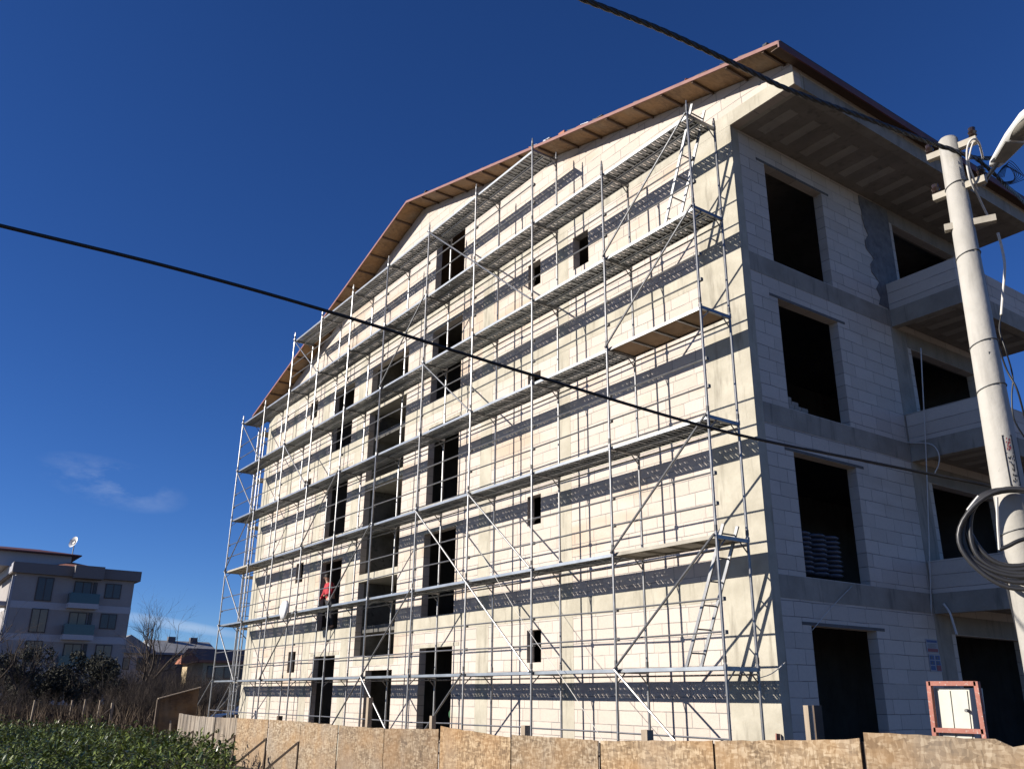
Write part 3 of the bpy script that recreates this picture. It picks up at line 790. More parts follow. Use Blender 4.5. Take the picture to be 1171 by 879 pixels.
cable('loose_wire', [at(1106,190,8.75), at(1106,172,8.72), at(1109,162,8.7), at(1114,159,8.7), at(1119,163,8.72), at(1122,172,8.8), at(1124,181,8.9)], .011, 'whitish wire looped over the pole top arm', 'rope', 'wire')
cable('loose_wire', [at(1118,217,8.8), at(1113,203,8.75), at(1108,188,8.75), at(1110,172,8.75), at(1113,163,8.75)], .009, 'inner whitish wire strand running up beside the pole top loop', 'rope', 'wire')
cable('loose_wire', [at(1106,190,8.75), at(1109,204,8.75), at(1114,216,8.8), at(1117,221,8.85), at(1128,244,8.95), at(1135,256,8.95)], .011, 'whitish wire hanging from the loop down to the lowest cross arm', 'rope', 'wire')
cable('loose_wire', [at(1141,266,8.9), at(1146,285,8.9), at(1149,305,8.85), at(1147,335,8.8), at(1145,360,8.75)], .013, 'white cable end dangling free beside the pole', 'rope', 'wire')
cable('loose_wire', [at(1145,360,8.75), at(1143,378,8.7), at(1150,400,8.6), at(1158,430,8.6), at(1157,455,8.55), at(1160,480,8.5), at(1175,505,8.5)], .008, 'thin dark wire curling down right of the pole below the white end', 'black', 'wire')
cable('loose_wire', [at(1107,240,9.0), at(1113,270,8.95), at(1124,310,8.85), at(1131,345,8.7), at(1136,375,8.65), at(1150,420,8.6), at(1163,445,8.5), at(1172,478,8.5)], .009, 'black wire clipped down the right flank of the pole', 'black', 'wire')
cable('loose_wire', [at(1131,402,8.2), at(1132,420,8.18), at(1136,432,8.15), at(1134,450,8.15), at(1128,470,8.12), at(1126,495,8.1), at(1127,508,8.1)], .005, 'thin wire wriggling down the sunlit face of the pole', 'black', 'wire')
cable('loose_wire', [at(1144,448,8.1), at(1137,449,8.1), at(1131,460,8.1), at(1128,480,8.1), at(1133,505,8.1), at(1138,520,8.05)], .004, 'thin hooked wire on the pole face above the coil', 'black', 'wire')
for k in range(7):
    u0, v0 = 1140+k*5, 190+k*3
    pts = [at(1139+k*1.5, 203, 9.1), at(1143+k*2, 196-k*2, 9.15), at(1150+k*3.5, 189+k*2, 9.15), at(1158+k*2.2, 196+k*1.5, 9.2), at(1160-k, 205+k, 9.2), at(1152-k, 208, 9.2)]
    cable('loose_wire', pts, .0035, 'fine black wire curled in the tangle beneath the street lamp', 'black', 'wire', 8, 5, 'tangled wires under the lamp')
# cable coil hung on the pole
cl = empty('cable_coil', tuple(at(1160,600,7.75)), 'coil of thick dark cable hung on the pole at mid height', 'cable coil')
ctr = at(1159,602,7.56); nrm = Vector((CAM.x-ctr.x, CAM.y-ctr.y, -.1)).normalized(); e1 = Vector((0,0,1)).cross(nrm).normalized(); e2 = nrm.cross(e1)
for k in range(6):
    rad = .335+.018*k+rs.uniform(-.01,.01); cc = ctr+e1*rs.uniform(-.02,.02)+e2*(-.02*k+rs.uniform(-.015,.015))+nrm*(.016*k-.03)
    path = []
    for t in range(41):
        a = 2*math.pi*t/40
        path.append(cc+e1*(rad*math.cos(a)*(1.0+.05*math.sin(3*a+k)))+e2*(rad*(.98+.03*math.sin(2*a+k))*math.sin(a)))
    MB().tube(path, .021, 8, False).build('loop', 'cable_grey', cl, True)
MB().tube(curve_pts([at(1143,628,7.5), at(1153,624,7.48), at(1165,618,7.46), at(1185,612,7.46)], 6), .018, 8).build('tail', 'cable_grey', cl, True)
MB().tube([at(1140,568,7.5), at(1141,600,7.5), at(1143,628,7.5)], .012, 6).build('tie', 'rope', cl)
MB().tube([at(1106,583,7.40), at(1119,567,7.40)], .011, 6).build('tie', 'rope', cl)

# rope hanging in front of the balconies
cable('hanging_rope', [on(1,5.82,1053,398), on(1,5.82,1055,440), on(1,5.82,1059,520), on(1,5.82,1063,640), on(1,5.82,1065,700), on(1,5.82,1067,790)], .011, 'white rope hanging straight down in front of the balconies', 'rope', 'rope', 4, 6)
cable('loose_wire', [on(1,5.85,1036,506), on(1,5.85,1062,507), on(1,5.85,1072,515), on(1,5.85,1074,528), on(1,5.85,1069,541)], .012, 'pale hose loop poking out below the middle balcony', 'rope', 'wire')
cable('loose_wire', [on(1,5.85,1079,690), on(1,5.85,1086,700), on(1,5.85,1091,715), on(1,5.85,1094,725)], .022, 'pale hose hanging from the lowest balcony slab', 'rope', 'wire')
cable('loose_wire', [on(0,.09,974,670), on(0,.12,950,695), on(0,.1,929,720)], .006, 'thin wire slanting over the corner of the ground floor side door', 'rope', 'wire', 4, 5)
cable('tie_rope', [on(1,-.06,538,612), on(1,-.1,600,714), on(1,-.2,650,785), on(1,-.4,697,858)], .006, 'thin pale rope slanting down across the lower middle of the scaffolding', 'rope', 'rope', 4, 5)
cable('loose_wire', [on(1,.74,863,776), on(1,.95,882,770), on(1,1.12,898,757)], .007, 'short thin wire tying the lowest scaffold deck to the corner column', 'rope', 'wire', 4, 5)
# safety posters on the pier
q = MB(); Xp = XC+.008
ya, yb = on(0, Xp, 1058, 730), on(0, Xp, 1077, 768)
y0_, y1_, zt_, zb_ = min(ya.y, yb.y), max(ya.y, yb.y), ya.z, yb.z
pz = lambda t: zt_+(zb_-zt_)*t
py_ = lambda t: y0_+(y1_-y0_)*t
q.box(Xp-.001, Xp+.004, y0_, y1_, pz(.42), pz(0)).box(Xp-.001, Xp+.004, y0_+.03, y1_+.02, pz(1), pz(.45))
q.slot(1)
for a in (.08, .56):
    for b_ in (.5, .66, .82): q.box(Xp+.003, Xp+.007, py_(a+.06), py_(a+.42), pz(b_+.13), pz(b_))
q.box(Xp+.003, Xp+.007, y0_+.03, y1_-.03, pz(.10), pz(.03))
q.slot(2).box(Xp+.003, Xp+.007, y0_+.03, y1_-.03, pz(.39), pz(.29)).box(Xp+.006, Xp+.009, py_(.62), py_(.98), pz(.97), pz(.80))
q.slot(3)
for k in range(4): q.box(Xp+.003, Xp+.006, y0_+.05, y1_-.06-.05*(k % 2), pz(.15+.035*k+.012), pz(.15+.035*k))
for a in (.22, .70):
    for b_ in (.53, .69): q.box(Xp+.006, Xp+.009, py_(a), py_(a+.14), pz(b_+.07), pz(b_))
o = set_origin(q.build('safety_poster', ['poster_white','poster_blue','poster_red','galv_dk']), (Xp, y0_, zb_)); tag(o, 'faded blue and red safety poster board on the shaded pier', 'poster')

# ------------------------------------------------------------------ worker in the second-floor opening, bag on the rail
def skin_mesh(name, chains, mt, parent, sub=2):
    """chains: lists of (point, radius); equal points are shared"""
    vs, rad, es, idx = [], [], [], {}
    for ch in chains:
        prev = None
        for p, r in ch:
            k = tuple(round(c, 4) for c in p)
            if k not in idx: idx[k] = len(vs); vs.append(Vector(p)); rad.append(r)
            if prev is not None: es.append((prev, idx[k]))
            prev = idx[k]
    off = root_of(parent); me = bpy.data.meshes.new(name); me.from_pydata([v-off for v in vs], es, [])
    o = bpy.data.objects.new(name, me); COL.objects.link(o); o.parent = parent
    md = o.modifiers.new('skin', 'SKIN'); md.use_smooth_shade = True
    for i, sv in enumerate(me.skin_vertices[0].data):
        sv.radius = (rad[i] if isinstance(rad[i], tuple) else (rad[i], rad[i])); sv.use_root = (i == 0)
    s_ = o.modifiers.new('sub', 'SUBSURF'); s_.levels = s_.render_levels = sub
    me.materials.append(M[mt]); return o
pb = Vector((-17.55, 1.22, FL[1]))
ps_ = empty('person', tuple(pb), 'worker in a red jacket and dark trousers standing in the second lowest far opening', 'person')
def V(x, y, z): return pb+Vector((x, y, z))
hipL, hipR, pel, ch, nk, hd_ = V(.0,-.02,.86), V(.2,-.02,.86), V(.1,-.02,.92), V(-.12,-.04,1.3), V(-.17,-.06,1.5), V(-.18,-.09,1.66)
skin_mesh('body', [[(pel,.13),(V(0,-.03,1.1),.135),(ch,.15),(nk,.06),(V(-.18,-.07,1.57),.06),(hd_,.095),(V(-.18,-.09,1.74),.085)],
    [(pel,.13),(hipL,.10),(V(.04,-.08,.48),.07),(V(.1,-.02,.1),.05),(V(.08,-.14,.05),.045)],
    [(pel,.13),(hipR,.10),(V(.36,-.1,.5),.07),(V(.4,-.03,.1),.05),(V(.38,-.16,.05),.045)],
    [(ch,.15),(V(-.31,-.03,1.4),.07),(V(-.4,-.06,1.15),.05),(V(-.34,-.22,.95),.036),(V(-.32,-.3,.93),.04)],
    [(ch,.15),(V(.05,-.02,1.42),.07),(V(.17,-.05,1.17),.05),(V(.12,-.24,1.05),.036),(V(.11,-.31,1.05),.04)]], 'skin', ps_)
skin_mesh('jacket', [[(V(.07,-.02,.95),.165),(V(0,-.03,1.12),.165),(ch,.178),(V(-.165,-.06,1.47),.085)],
    [(ch,.178),(V(-.31,-.03,1.4),.092),(V(-.4,-.06,1.15),.07),(V(-.35,-.2,.97),.055)],
    [(ch,.178),(V(.05,-.02,1.42),.092),(V(.17,-.05,1.17),.07),(V(.125,-.22,1.06),.055)]], 'red', ps_)
skin_mesh('trousers', [[(V(.1,-.02,.93),.145),(hipL,.118),(V(.04,-.08,.48),.088),(V(.1,-.02,.1),.068)],
    [(V(.1,-.02,.93),.145),(hipR,.118),(V(.36,-.1,.5),.088),(V(.4,-.03,.1),.068)]], 'trouser', ps_)
for dx in (.08, .38): MB().ball(V(dx, -.12, .05), .13, (.45, 1.05, .42)).build('boot', 'boot', ps_, True)
MB().ball(hd_+Vector((0,.015,.05)), .112, (.92, 1, .85)).build('hair', 'hair', ps_, True)
fc = MB().ball(hd_+Vector((0,-.105,-.01)), .018, (.8,1.3,1.3), 8, 5); fc.slot(1)
for dx in (-.035, .035): fc.ball(hd_+Vector((dx,-.088,.02)), .011, (1,.6,.8), 6, 4)
fc.ball(hd_+Vector((0,-.085,-.055)), .02, (1.2,.5,.3), 6, 4); fc.build('face', ['skin', 'hair'], ps_, True)

bgp = on(1, -.08, 326, 693); q = MB()
vs = []; fs = []; nz, na = 8, 12
for i in range(nz+1):
    t = i/nz; r0 = .05+.17*math.sin(math.pi*min(1, .12+.8*t))**1.1
    for j in range(na):
        a = 2*math.pi*j/na; rj = r0*(1+.22*math.sin(3*a+2*t)+.1*math.sin(7*a))
        vs.append(bgp+Vector((rj*math.cos(a)-.1*t, rj*.55*math.sin(a), .16-.55*t+.03*math.sin(5*a))))
for i in range(nz):
    for j in range(na): fs.append((i*na+j, i*na+(j+1) % na, (i+1)*na+(j+1) % na, (i+1)*na+j))
fs += [tuple(range(na)), tuple(nz*na+j for j in range(na))[::-1]]
q.add(vs, fs); o = set_origin(q.build('cloth_bag', 'cloth', None, True), bgp); tag(o, 'white cloth bag tied to the scaffold deck left of the worker', 'bag')
q = MB().ball((-10.2, 1.7, FL[0]+.3), .3, (.9,.7,1)); q.ball((-10.35, 1.62, FL[0]+.62), .2, (.9,.8,.8)); o = set_origin(q.build('green_sack', 'green', None, True), (-10.2,1.7,FL[0])); tag(o, 'dark green sack inside the tall ground floor doorway', 'sack')

# ------------------------------------------------------------------ left: board screen and car behind the hoarding end
q = on(1, -1.0, 184, 800); 
bs = empty('board_screen', (-23.6, -1, 0), 'shaded brown board screen standing beyond the far end of the hoarding', 'screen')
pA, pB = on(0, -24, 184, 799), on(0, -24, 228, 786)
y0s, y1s = pA.y, pB.y
MB().prism([(-24, y0s, 0), (-24, y1s, 0), (-24, y1s, pB.z), (-24, y0s, pA.z)], (-.03, 0, 0)).build('board', 'osb_dark', bs)
MB().obox((-23.99, y0s-.1, pA.z+.02), (-23.99, y1s+.05, pB.z+.02), .14, .03).build('cap', 'wood', bs)
MB().box(-24.06, -23.96, y0s-.12, y0s-.02, 0, pA.z).build('post', 'wood_dk', bs)
MB().obox((-23.9, y0s+.4, .9), (-22.6, y0s+.1, 0), .05, .05).build('brace', 'wood', bs)

car = empty('parked_car', (-31, 4.2, 0), 'dark parked car glimpsed behind the foot of the far scaffolding', 'car')
q = MB(); prof = [(-2.05,.35),(-2.1,.75),(-1.9,.95),(-1.15,1.02),(-.55,1.45),(.85,1.48),(1.55,1.05),(2.05,.95),(2.1,.4),(1.7,.28),(-1.7,.28)]
q.prism([(-31.8, 4.2+a, b_) for a, b_ in prof], (1.6, 0, 0)); q.build('body', plain('dark_paint', (.02,.022,.028), .25), car)
q = MB(); q.prism([(-30.195, 4.2+a, b_) for a, b_ in ((-1.0,1.03),(-.5,1.38),(.8,1.41),(1.35,1.07))], (.006, 0, 0)); q.build('window', plain('car_glass', (.03,.035,.04), .1), car)
for dy in (-1.3, 1.3):
    for x in (-31.75, -30.35): MB().tube([(x, 4.2+dy, .32), (x+.2, 4.2+dy, .32)], .32, 18).build('wheel', 'black', car)
MB().ball((-30.4, 2.12, .78), .12, (1, .4, .6)).build('headlight', 'white', car, True)
MB().ball((-30.12, 3.3, 1.12), .11, (.6, 1, .7)).build('mirror', 'white', car, True)

# ------------------------------------------------------------------ apartment house at the left
ap = empty('apartment_house', (-95, 5, 0), 'three storey taupe apartment house with flat eaves at the left of the photo', 'building')
mw = mottled('taupe_render', (.27,.245,.235), (.32,.295,.28), .6, .9, bumpd=0)
mb_ = plain('pale_band', (.42,.42,.44), .9); mg = plain('window_glass', (.05,.055,.06), .22); mgl = plain('curtained_glass', (.22,.19,.13), .3)
mfr = plain('dark_frame', (.05,.035,.03), .5); mpar = plain('grey_parapet', (.17,.155,.15), .9); mbg = plain('balcony_glass', (.03,.07,.085), .15)
AX = -88.0; ya, yb = -.53, 10.35
MB().box(AX-14, AX, ya, yb, 0, 12.65).build('wall', mw, ap)
for z in (9.42, 6.43, 3.45): MB().box(AX-13.9, AX+.03, ya-.02, yb+.02, z, z+.65).build('band', mb_, ap)
pr = MB().box(AX-14.3, AX+.55, ya-.4, yb+.45, 12.66, 13.65); pr.box(AX-3, AX+1.3, 4.4, 7.1, 12.5, 13.72); pr.build('parapet', mpar, ap)
MB().box(AX-14.2, AX+.5, ya-.45, ya-.41, 12.75, 13.6).build('parapet_end', 'poster_white', ap)
MB().box(AX-12, AX-3.5, -4.2, 4.6, 13.66, 15.1).build('penthouse', mb_, ap)
rf = MB(); rf.add([(AX-13,-5,15.1),(AX-2.6,-5,15.1),(AX-2.6,5.4,15.1),(AX-13,5.4,15.1),(AX-2.6,-5,15.2),(AX-2.6,5.4,15.2),(AX-13,-5,15.2),(AX-13,5.4,15.2),(AX-7.8,-1.5,16.1),(AX-7.8,2,16.1)],
    [(0,3,2,1),(0,1,4,6),(1,2,5,4),(2,3,7,5),(3,0,6,7),(4,5,9,8),(5,7,9),(7,6,8,9),(6,4,8)]); rf.build('roof', 'fascia_dk', ap)
rf = MB(); rf.add([(AX-3.4,1.5,13.66),(AX+.3,3,13.66),(AX+.3,7,13.66),(AX-3.4,9,13.66),(AX-3.3,4.7,14.5)], [(0,1,4),(1,2,4),(2,3,4),(3,0,4),(0,3,2,1)]); rf.build('roof', 'tile', ap)
def apwin(y0, y1, z0, z1, gl):
    f = MB().box(AX+.002, AX+.07, y0, y1, z0, z1).build('window', mfr, ap)
    g_ = MB(); n = 2
    for k in range(n):
        a = y0+.09+(y1-y0-.09)*k/n; g_.box(AX+.06, AX+.075, a, a+(y1-y0-.09)/n-.09, z0+.09, z1-.09)
    g_.build('pane', gl, f)
for i, dz in enumerate((0, -2.97, -5.95, -8.9)):
    apwin(1.41, 2.87, 10.18+dz, 12.42+dz, mg if i == 0 else mgl)
    apwin(4.75, 6.35, 10.2+dz, 12.28+dz, mg if i == 0 else mgl)
    apwin(7.64, 9.17, 10.81+dz, 12.28+dz, mg if i < 2 else mgl)
    apwin(6.5, 6.85, 10.2+dz, 12.28+dz, mg)
    bl_ = MB().box(AX+.035, AX+1.3, 4.3, 7.05, 9.6+dz, 10.08+dz).build('balcony', mb_, ap)
    gb = MB().box(AX+1.24, AX+1.28, 4.32, 7.03, 10.085+dz, 11.05+dz); gb.box(AX+.05, AX+1.24, 4.32, 4.36, 10.085+dz, 11.05+dz); gb.box(AX+.05, AX+1.24, 6.99, 7.03, 10.085+dz, 11.05+dz); gb.build('railing', mbg, bl_)
    sb = MB().box(AX-4, AX-.6, ya-1.1, ya-.01, 9.6+dz, 10.0+dz).build('balcony', 'poster_white', ap)
    MB().box(AX-4, AX-.6, ya-1.1, ya-1.04, 10.0+dz, 10.9+dz).build('railing', 'poster_white', sb)
    sw = MB().box(AX-3.4, AX-1.2, ya-.05, ya-.002, 10.1+dz, 12.3+dz).build('window', mfr, ap)
MB().box(AX-.32, AX-.02, ya-.25, ya-.012, 0, 12.4).build('pilaster', 'poster_white', ap)
ds = MB(); dc = Vector((AX-3, 4.45, 16.5)); dn_ = Vector((.55, -.75, .35)).normalized(); a1 = dn_.cross(Vector((0,0,1))).normalized(); a2 = a1.cross(dn_)
vs = [dc-dn_*.12]; fs = []
for r_i, (rad, dep) in enumerate(((.25,-.09),(.45,0),(.62,.1))):
    for j in range(16): t = j*math.pi/8; vs.append(dc+dn_*dep+(a1*math.cos(t)*.8+a2*math.sin(t))*rad)
for j in range(16):
    fs.append((0, 1+j, 1+(j+1) % 16))
    for r_i in range(2): fs.append((1+r_i*16+j, 1+r_i*16+(j+1) % 16, 17+r_i*16+(j+1) % 16, 17+r_i*16+j))
dish = empty('satellite_dish', tuple(dc-Vector((0,0,1.3))), 'white satellite dish on the roof of the taupe apartment house', 'satellite dish')
ds.add(vs, fs); ds.build('reflector', 'white', dish, True, False)
MB().tube([dc-dn_*.1-Vector((0,0,1.3)), dc-dn_*.1], .05, 6).build('mast', 'galv_dk', dish)
MB().tube([dc, dc+dn_*.6], .025, 5).build('feed_arm', 'galv_dk', dish)

# ------------------------------------------------------------------ far houses
def house(x, y0, y1, dep, zw, zr, lab, wallm, roofm, wins=5, ridge='y', wz=None):
    h = empty('far_house', (x-dep/2, (y0+y1)/2, 0), lab, 'house')
    MB().box(x-dep, x, y0, y1, 0, zw).build('wall', wallm, h)
    o = .7
    if ridge == 'y':
        r = MB().add([(x+o,y0-o,zw),(x+o,y1+o,zw),(x-dep-o,y1+o,zw),(x-dep-o,y0-o,zw),(x-dep*.5,y0-o,zr),(x-dep*.5,y1+o,zr),(x+o,y0-o,zw-.25),(x+o,y1+o,zw-.25),(x-dep-o,y1+o,zw-.25),(x-dep-o,y0-o,zw-.25)],
            [(0,1,5,4),(2,3,4,5),(0,4,3),(1,2,5),(6,7,1,0),(7,8,2,1),(8,9,3,2),(9,6,0,3),(9,8,7,6)])
    else:
        ym = (y0+y1)/2
        r = MB().add([(x+o,y0-o,zw),(x+o,y1+o,zw),(x-dep-o,y1+o,zw),(x-dep-o,y0-o,zw),(x+o,ym,zr),(x-dep-o,ym,zr),(x+o,y0-o,zw-.25),(x+o,y1+o,zw-.25),(x-dep-o,y1+o,zw-.25),(x-dep-o,y0-o,zw-.25)],
            [(0,4,5,3),(1,2,5,4),(0,1,4),(2,3,5),(6,7,1,0),(7,8,2,1),(8,9,3,2),(9,6,0,3),(9,8,7,6)])
    rf_ = r.build('roof', roofm, h)
    for k in range(wins):
        a = y0+(y1-y0)*(k+.25)/wins
        for z in (wz or (zw-2.1, zw-5)):
            if z > .3:
                f = MB().box(x+.002, x+.08, a, a+(y1-y0)/wins*.5, z, z+1.35).build('window', mfr, h)
                MB().box(x+.078, x+.09, a+.1, a+(y1-y0)/wins*.5-.1, z+.1, z+1.25).build('pane', mgl if k % 2 else mg, f)
    return h, rf_
slate = mottled('grey_roof', (.22,.22,.22), (.32,.32,.31), 1, .6, bumpd=0); wl = plain('far_wall_white', (.46,.45,.44), .9); wd_ = plain('far_wall_dark', (.10,.10,.115), .9); wtan = plain('far_wall_tan', (.48,.38,.24), .9)
h, r = house(-108, 18.6, 25.4, 9, 6.6, 8.3, 'long dark house with a pale grey roof and two chimneys beyond the bare bushes', wd_, slate)
for y in (20.6, 23.4): MB().box(-112.4, -111.6, y, y+.9, 7.4, 8.75).build('chimney', wd_, r)
h, r = house(-104, 11.8, 16.6, 9, 6.5, 8.3, 'white walled house with grey roof just right of the apartment house', wl, slate, 3, 'x')
MB().box(-108.4, -107.6, 13.6, 14.3, 7.6, 8.8).build('chimney', wl, r)
house(-92, 19.6, 27.0, 8, 5.3, 6.7, 'low house with an orange tiled roof seen through the far scaffolding', wtan, 'tile', 4, 'y', (3.4,))
house(-130, 28, 42, 12, 6.0, 8.0, 'distant dark house partly hidden behind the far scaffolding', wd_, 'fascia_dk', 6)

# ------------------------------------------------------------------ vegetation
bark = mottled('grey_bark', (.06,.048,.04), (.12,.10,.085), 3, .95, bumpd=0)
twig = mottled('brown_twigs', (.035,.026,.02), (.085,.062,.046), 1.5, .95, bumpd=0)
def leaf_mat(name, a, b, rough=.55):
    mt, nt, p = new_mat(name); pos = geo(nt)
    ri = N(nt, 'ShaderNodeNewGeometry').outputs['Random Per Island']
    c = ramp(nt, math_(nt, 'MULTIPLY_ADD', ri, .65, math_(nt, 'MULTIPLY', noise(nt, pos, .9, 3), .35)), [(.2, a), (.8, b)])
    nt.links.new(c, p.inputs['Base Color']); p.inputs['Roughness'].default_value = rough
    p.inputs['Subsurface Weight'].default_value = 0
    return mt
olive = leaf_mat('olive_leaves', (.022,.023,.015), (.06,.058,.04), .9); crop_m = leaf_mat('crop_leaves', (.018,.038,.008), (.17,.21,.04), .36)
straw = leaf_mat('dry_reeds', (.055,.036,.022), (.13,.09,.055), .9); bgm = leaf_mat('far_scrub', (.025,.028,.02), (.06,.06,.045), .9)

def branch(q, p, d, L, r, lv, rnd, spread, up, first=True, tips=None):
    n = 4; pts = [p]; rad = [r]
    for k in range(n):
        d = (d+Vector((rnd.gauss(0,.13), rnd.gauss(0,.13), rnd.gauss(0,.08)+up))).normalized()
        pts.append(pts[-1]+d*L/n); rad.append(r*(1-.55*(k+1)/n))
    q.tube(pts, rad, 6 if r > .03 else 4 if r > .012 else 3, False)
    if tips is not None: tips.append(pts[-1])
    if lv <= 0: return
    for k in range(rnd.randint(3, 5) if lv > 1 else rnd.randint(3, 6)):
        i = rnd.randint(1, n); a = rnd.uniform(0, 6.283); s_ = spread*rnd.uniform(.6,1.3)
        e = d.cross(Vector((math.cos(a), math.sin(a), .3))).normalized()
        branch(q, pts[i], (d*math.cos(s_)+e*math.sin(s_)).normalized(), L*rnd.uniform(.5,.78), rad[i]*.62, lv-1, rnd, spread, up, False, tips)
def bare_tree(name, loc, H, lv, seed, lab, grp=None, stems=1, cat='tree', spread=.6):
    rnd = random.Random(seed); t = empty(name, loc, lab, cat, grp); loc = Vector(loc)
    tr, cr = MB(), MB()
    for s_ in range(stems):
        d = Vector((rnd.gauss(0,.22 if stems > 1 else .06), rnd.gauss(0,.22 if stems > 1 else .06), 1)).normalized()
        h0 = H*(.28 if stems == 1 else .12); r0 = .035*H**.75/(1 if stems == 1 else 1.7); p0 = loc+Vector((rnd.gauss(0,.25),rnd.gauss(0,.25),0)) if stems > 1 else loc
        p1 = p0+d*h0
        tr.tube([p0, p0.lerp(p1,.5)+Vector((rnd.gauss(0,.04),rnd.gauss(0,.04),0)), p1], [r0, r0*.85, r0*.75], 8)
        for k in range(4 if stems == 1 else 2):
            a = rnd.uniform(0,6.28); dd = (d+Vector((math.cos(a),math.sin(a),0))*rnd.uniform(.25,.7)).normalized()
            branch(cr, p1, dd, H*.36, r0*.6, lv, rnd, spread, .06)
    tr.build('trunk', bark, t); cr.build('crown', twig, t, False, False)
    return t
YV = lambda u, x: on(0, x, u, 790).y
bare_tree('bare_tree', (-48, YV(160,-48), 0), 7.2, 3, 3, 'leafless many-branched tree left of the far houses', None, 1)
bare_tree('bare_tree', (-52, YV(180,-52), 0), 6.4, 3, 5, 'spreading leafless tree in front of the far grey roofs')
bare_tree('bare_tree', (-30, YV(-28,-30), 0), 5.0, 3, 9, 'pale leafless tree reaching in from the left edge')
bare_tree('bare_tree', (-44, YV(28,-44), 0), 5.6, 3, 19, 'leafless tree before the far-left windows of the apartment house')
for i, (u, x, H) in enumerate(((140,-46,4.4),(158,-44,4.2),(176,-43,3.9),(192,-46,4.3),(207,-45,4.0),(222,-48,4.3),(236,-50,4.2),(250,-52,4.2),(126,-42,3.4),(200,-40,3.2),(168,-40,3.3),(228,-42,3.3),(265,-54,4.2),(150,-41,3.6),(214,-52,4.6),(134,-39,3.0),(184,-39,3.4),(216,-39,3.0),(145,-50,4.6),(170,-50,4.8),(195,-52,4.9),(232,-46,4.0),(244,-44,3.4),(160,-38,2.6),(203,-37,2.6),(5,-40,3.2),(30,-38,2.4),(62,-37,2.2),(95,-37,2.3),(-15,-38,3.4),(48,-40,2.6),(112,-38,2.4),(18,-36,2.2))):
    bare_tree('bare_shrub', (x, YV(u,x), 0), H, 3, 40+i, 'brown leafless shrub in the dense thicket between orchard and scaffolding', 'bare shrubs of the thicket', 6, 'shrub', .45)
def leafy(name, loc, H, W, n, ls_, seed, lab, mt, grp=None, zc=.55):
    rnd = random.Random(seed); t = empty(name, loc, lab, 'tree', grp); loc = Vector(loc)
    tr = MB(); tips = []
    tr.tube([loc, loc+Vector((.05,.1,H*.2)), loc+Vector((0,.05,H*.36))], [.16,.13,.1], 8); lim = MB()
    for k in range(6):
        a = k*1.05+rnd.uniform(-.3,.3); branch(lim, loc+Vector((0,.05,H*.3)), Vector((math.cos(a)*.7,math.sin(a)*.7,.7)).normalized(), H*.4, .06, 2, rnd, .6, .03, True, tips)
    tr.build('trunk', bark, t); lim.build('limb', bark, t, False, False)
    clumps = []
    for k in range(34):
        a, b2, c2 = rnd.gauss(0,1), rnd.gauss(0,1), rnd.gauss(0,1); l = math.sqrt(a*a+b2*b2+c2*c2); rr2 = rnd.random()**.35
        clumps.append((loc+Vector((a/l*W*rr2, b2/l*W*rr2, H*zc+c2/l*H*.43*rr2)), rnd.uniform(.3,.75)*W*.42))
    q = MB(); vs, fs = [], []
    for k in range(n):
        c, cr_ = rnd.choice(clumps); d = Vector((rnd.gauss(0,1),rnd.gauss(0,1),rnd.gauss(0,.8))).normalized(); p = c+d*cr_*rnd.uniform(.5,1.05)
        if p.z < .5: continue
        a = (d+Vector((rnd.gauss(0,.7),rnd.gauss(0,.7),rnd.gauss(0,.7)))).normalized(); e = a.cross(Vector((rnd.gauss(0,1),rnd.gauss(0,1),rnd.gauss(0,1)))).normalized(); g_ = a.cross(e)
        L, w2 = ls_*rnd.uniform(.7,1.4), ls_*rnd.uniform(.25,.45); b0 = len(vs)
        vs += [p-e*L, p+g_*w2+a*.02, p+e*L, p-g_*w2+a*.02]; fs.append((b0,b0+1,b0+2,b0+3))
    q.add(vs, fs); q.build('crown', mt, t, False, False)
leafy('olive_tree', (-50, YV(35,-50), 0), 4.1, 2.3, 6500, .11, 1, 'dark bushy olive tree below the apartment house, leftmost', olive)
leafy('olive_tree', (-48, YV(88,-48), 0), 3.9, 2.1, 6500, .11, 2, 'dark bushy olive tree in front of the middle balconies', olive)
leafy('olive_tree', (-44, YV(120,-44), 0), 3.4, 1.4, 3800, .10, 4, 'smaller grey-green olive tree nearest the bare thicket', olive)
leafy('olive_tree', (-46, YV(-12,-46), 0), 4.0, 2.3, 5000, .11, 6, 'dark olive tree cut by the left edge of the photo', olive)
# treeline far behind
q = MB(); rnd = random.Random(5); vs, fs = [], []
for k in range(5000):
    y = rnd.uniform(-60, 70); p = Vector((-150+rnd.gauss(0,3), y, abs(rnd.gauss(0,1))*1.6+2.2*abs(math.sin(y*.13)+.5*math.sin(y*.37))*rnd.random()+.3))
    e = Vector((rnd.gauss(0,.4),rnd.gauss(0,1),rnd.gauss(0,1))).normalized()*rnd.uniform(.3,.7); g_ = e.cross(Vector((1,.3,.2))).normalized()*.35; b0 = len(vs)
    vs += [p-e, p+g_, p+e, p-g_]; fs.append((b0,b0+1,b0+2,b0+3))
struct(q.add(vs, fs).build('far_treeline', bgm, None, False, False), 'stuff')
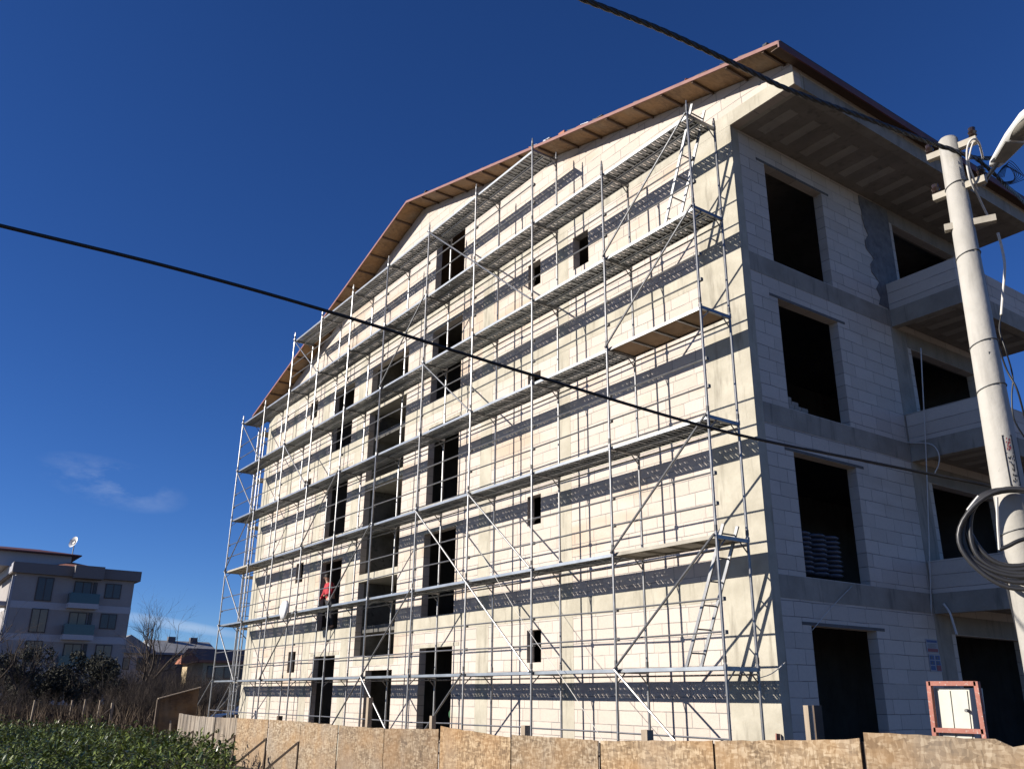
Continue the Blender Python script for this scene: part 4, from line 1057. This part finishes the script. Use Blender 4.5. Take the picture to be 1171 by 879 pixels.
# dry reeds and undergrowth along the back of the field
vs, fs = [], []
for k in range(9000):
    x = rnd.uniform(-41, -30) if k % 3 else rnd.uniform(-52, -38)
    u = rnd.uniform(-60, 265); y = on(0, x, u, 800).y
    h = rnd.uniform(.5, 1.5)*(1 if x < -33 else .6); l = Vector((rnd.gauss(0,.3),rnd.gauss(0,.3),0)); w2 = rnd.uniform(.008,.022); a = rnd.uniform(0,3.14); wv = Vector((math.cos(a)*w2,math.sin(a)*w2,0))
    p = Vector((x, y, 0)); b0 = len(vs); vs += [p-wv, p+wv, p+l*.5+Vector((0,0,h*.6))+wv*.7, p+l+Vector((0,0,h)), p+l*.5+Vector((0,0,h*.6))-wv*.7]; fs.append((b0,b0+1,b0+2,b0+3,b0+4))
struct(MB().add(vs, fs).build('dry_reeds', straw, None, False, False), 'stuff')
# leafy crop in the foreground field
vs, fs = [], []
def leaf(p, d, L, W, rnd):
    a = d.cross(Vector((0,0,1)))
    if a.length < .05: a = Vector((1,0,0))
    a.normalize(); up = a.cross(d).normalized(); b0 = len(vs); m1 = p+d*L*.35; m2 = p+d*L*.72-Vector((0,0,L*.08)); tp = p+d*L-Vector((0,0,L*.28))
    vs.extend([p, m1+a*W+up*W*.35, m1, m1-a*W+up*W*.35, m2+a*W*.75+up*W*.2, m2, m2-a*W*.75+up*W*.2, tp])
    fs.extend([(b0,b0+2,b0+1),(b0,b0+3,b0+2),(b0+1,b0+2,b0+5,b0+4),(b0+2,b0+3,b0+6,b0+5),(b0+4,b0+5,b0+7),(b0+5,b0+6,b0+7)])
k = 0
for k in range(2500):
    u = rnd.uniform(-90, 262); x = -rnd.uniform(6.5, 31)
    y = on(0, x, u, 860).y
    if y > -2.75 or (x > -12 and y > -3.6): continue
    dens = .5+.5*math.sin(x*1.9+1.3*math.sin(y*1.1))*math.sin(y*2.3+.8*math.sin(x*.7))
    if rnd.random() > .35+.75*dens: continue
    H = rnd.uniform(.35, .65)+.4*dens*rnd.random(); p = Vector((x, y, 0)); top = p+Vector((rnd.gauss(0,.1),rnd.gauss(0,.1),H))
    for j in range(rnd.randint(10, 20)):
        t = rnd.uniform(.35, 1.0)**.8; a = rnd.uniform(0, 6.283); el = rnd.uniform(-.2, 1.25)*t
        d = Vector((math.cos(a)*math.cos(el), math.sin(a)*math.cos(el), math.sin(el)))
        q0 = p.lerp(top, t)+d*.05; leaf(q0, d, rnd.uniform(.10,.24), rnd.uniform(.018,.042), rnd)
struct(MB().add(vs, fs).build('leafy_crop', crop_m, None, False, False), 'stuff')
struct(MB().add([(-60,-60,.004),(10,-60,.004),(10,-2.9,.004),(-33,-2.9,.004),(-60,6,.004)], [(0,1,2,3,4)]).build('field_soil', mottled('field_soil', (.035,.028,.02), (.075,.06,.042), 1.5, .95, bumpd=.05, bscale=8)))
# orchard stakes, white-topped, and a corner post with its stay
for u, vt, vb, x in ((39,800,824,-33), (82,800,812,-36), (97,799,812,-36), (114,800,815,-36)):
    a = on(0, x, u, vt); o = MB().tube([(x, a.y, 0), (x+.02, a.y+.03, a.z)], .035, 6).build('fence_stake', 'wood'); set_origin(o, (x, a.y, 0)); tag(o, 'thin pale stake of the wire fence behind the crop field', 'stake', 'stakes of the field fence')
fp = empty('fence_post', (-34, on(0,-34,129,800).y, 0), 'pale corner post with a slanting stay at the end of the field fence', 'post')
a = on(0, -34, 129, 803); MB().tube([(-34, a.y, 0), (-34, a.y, a.z)], .06, 8).build('post', 'wood', fp)
c_ = on(0, -34, 108, 822); MB().tube([(-34, a.y, a.z-.2), (-34.1, c_.y-.6, .0)], .035, 6).build('stay', 'wood_dk', fp)
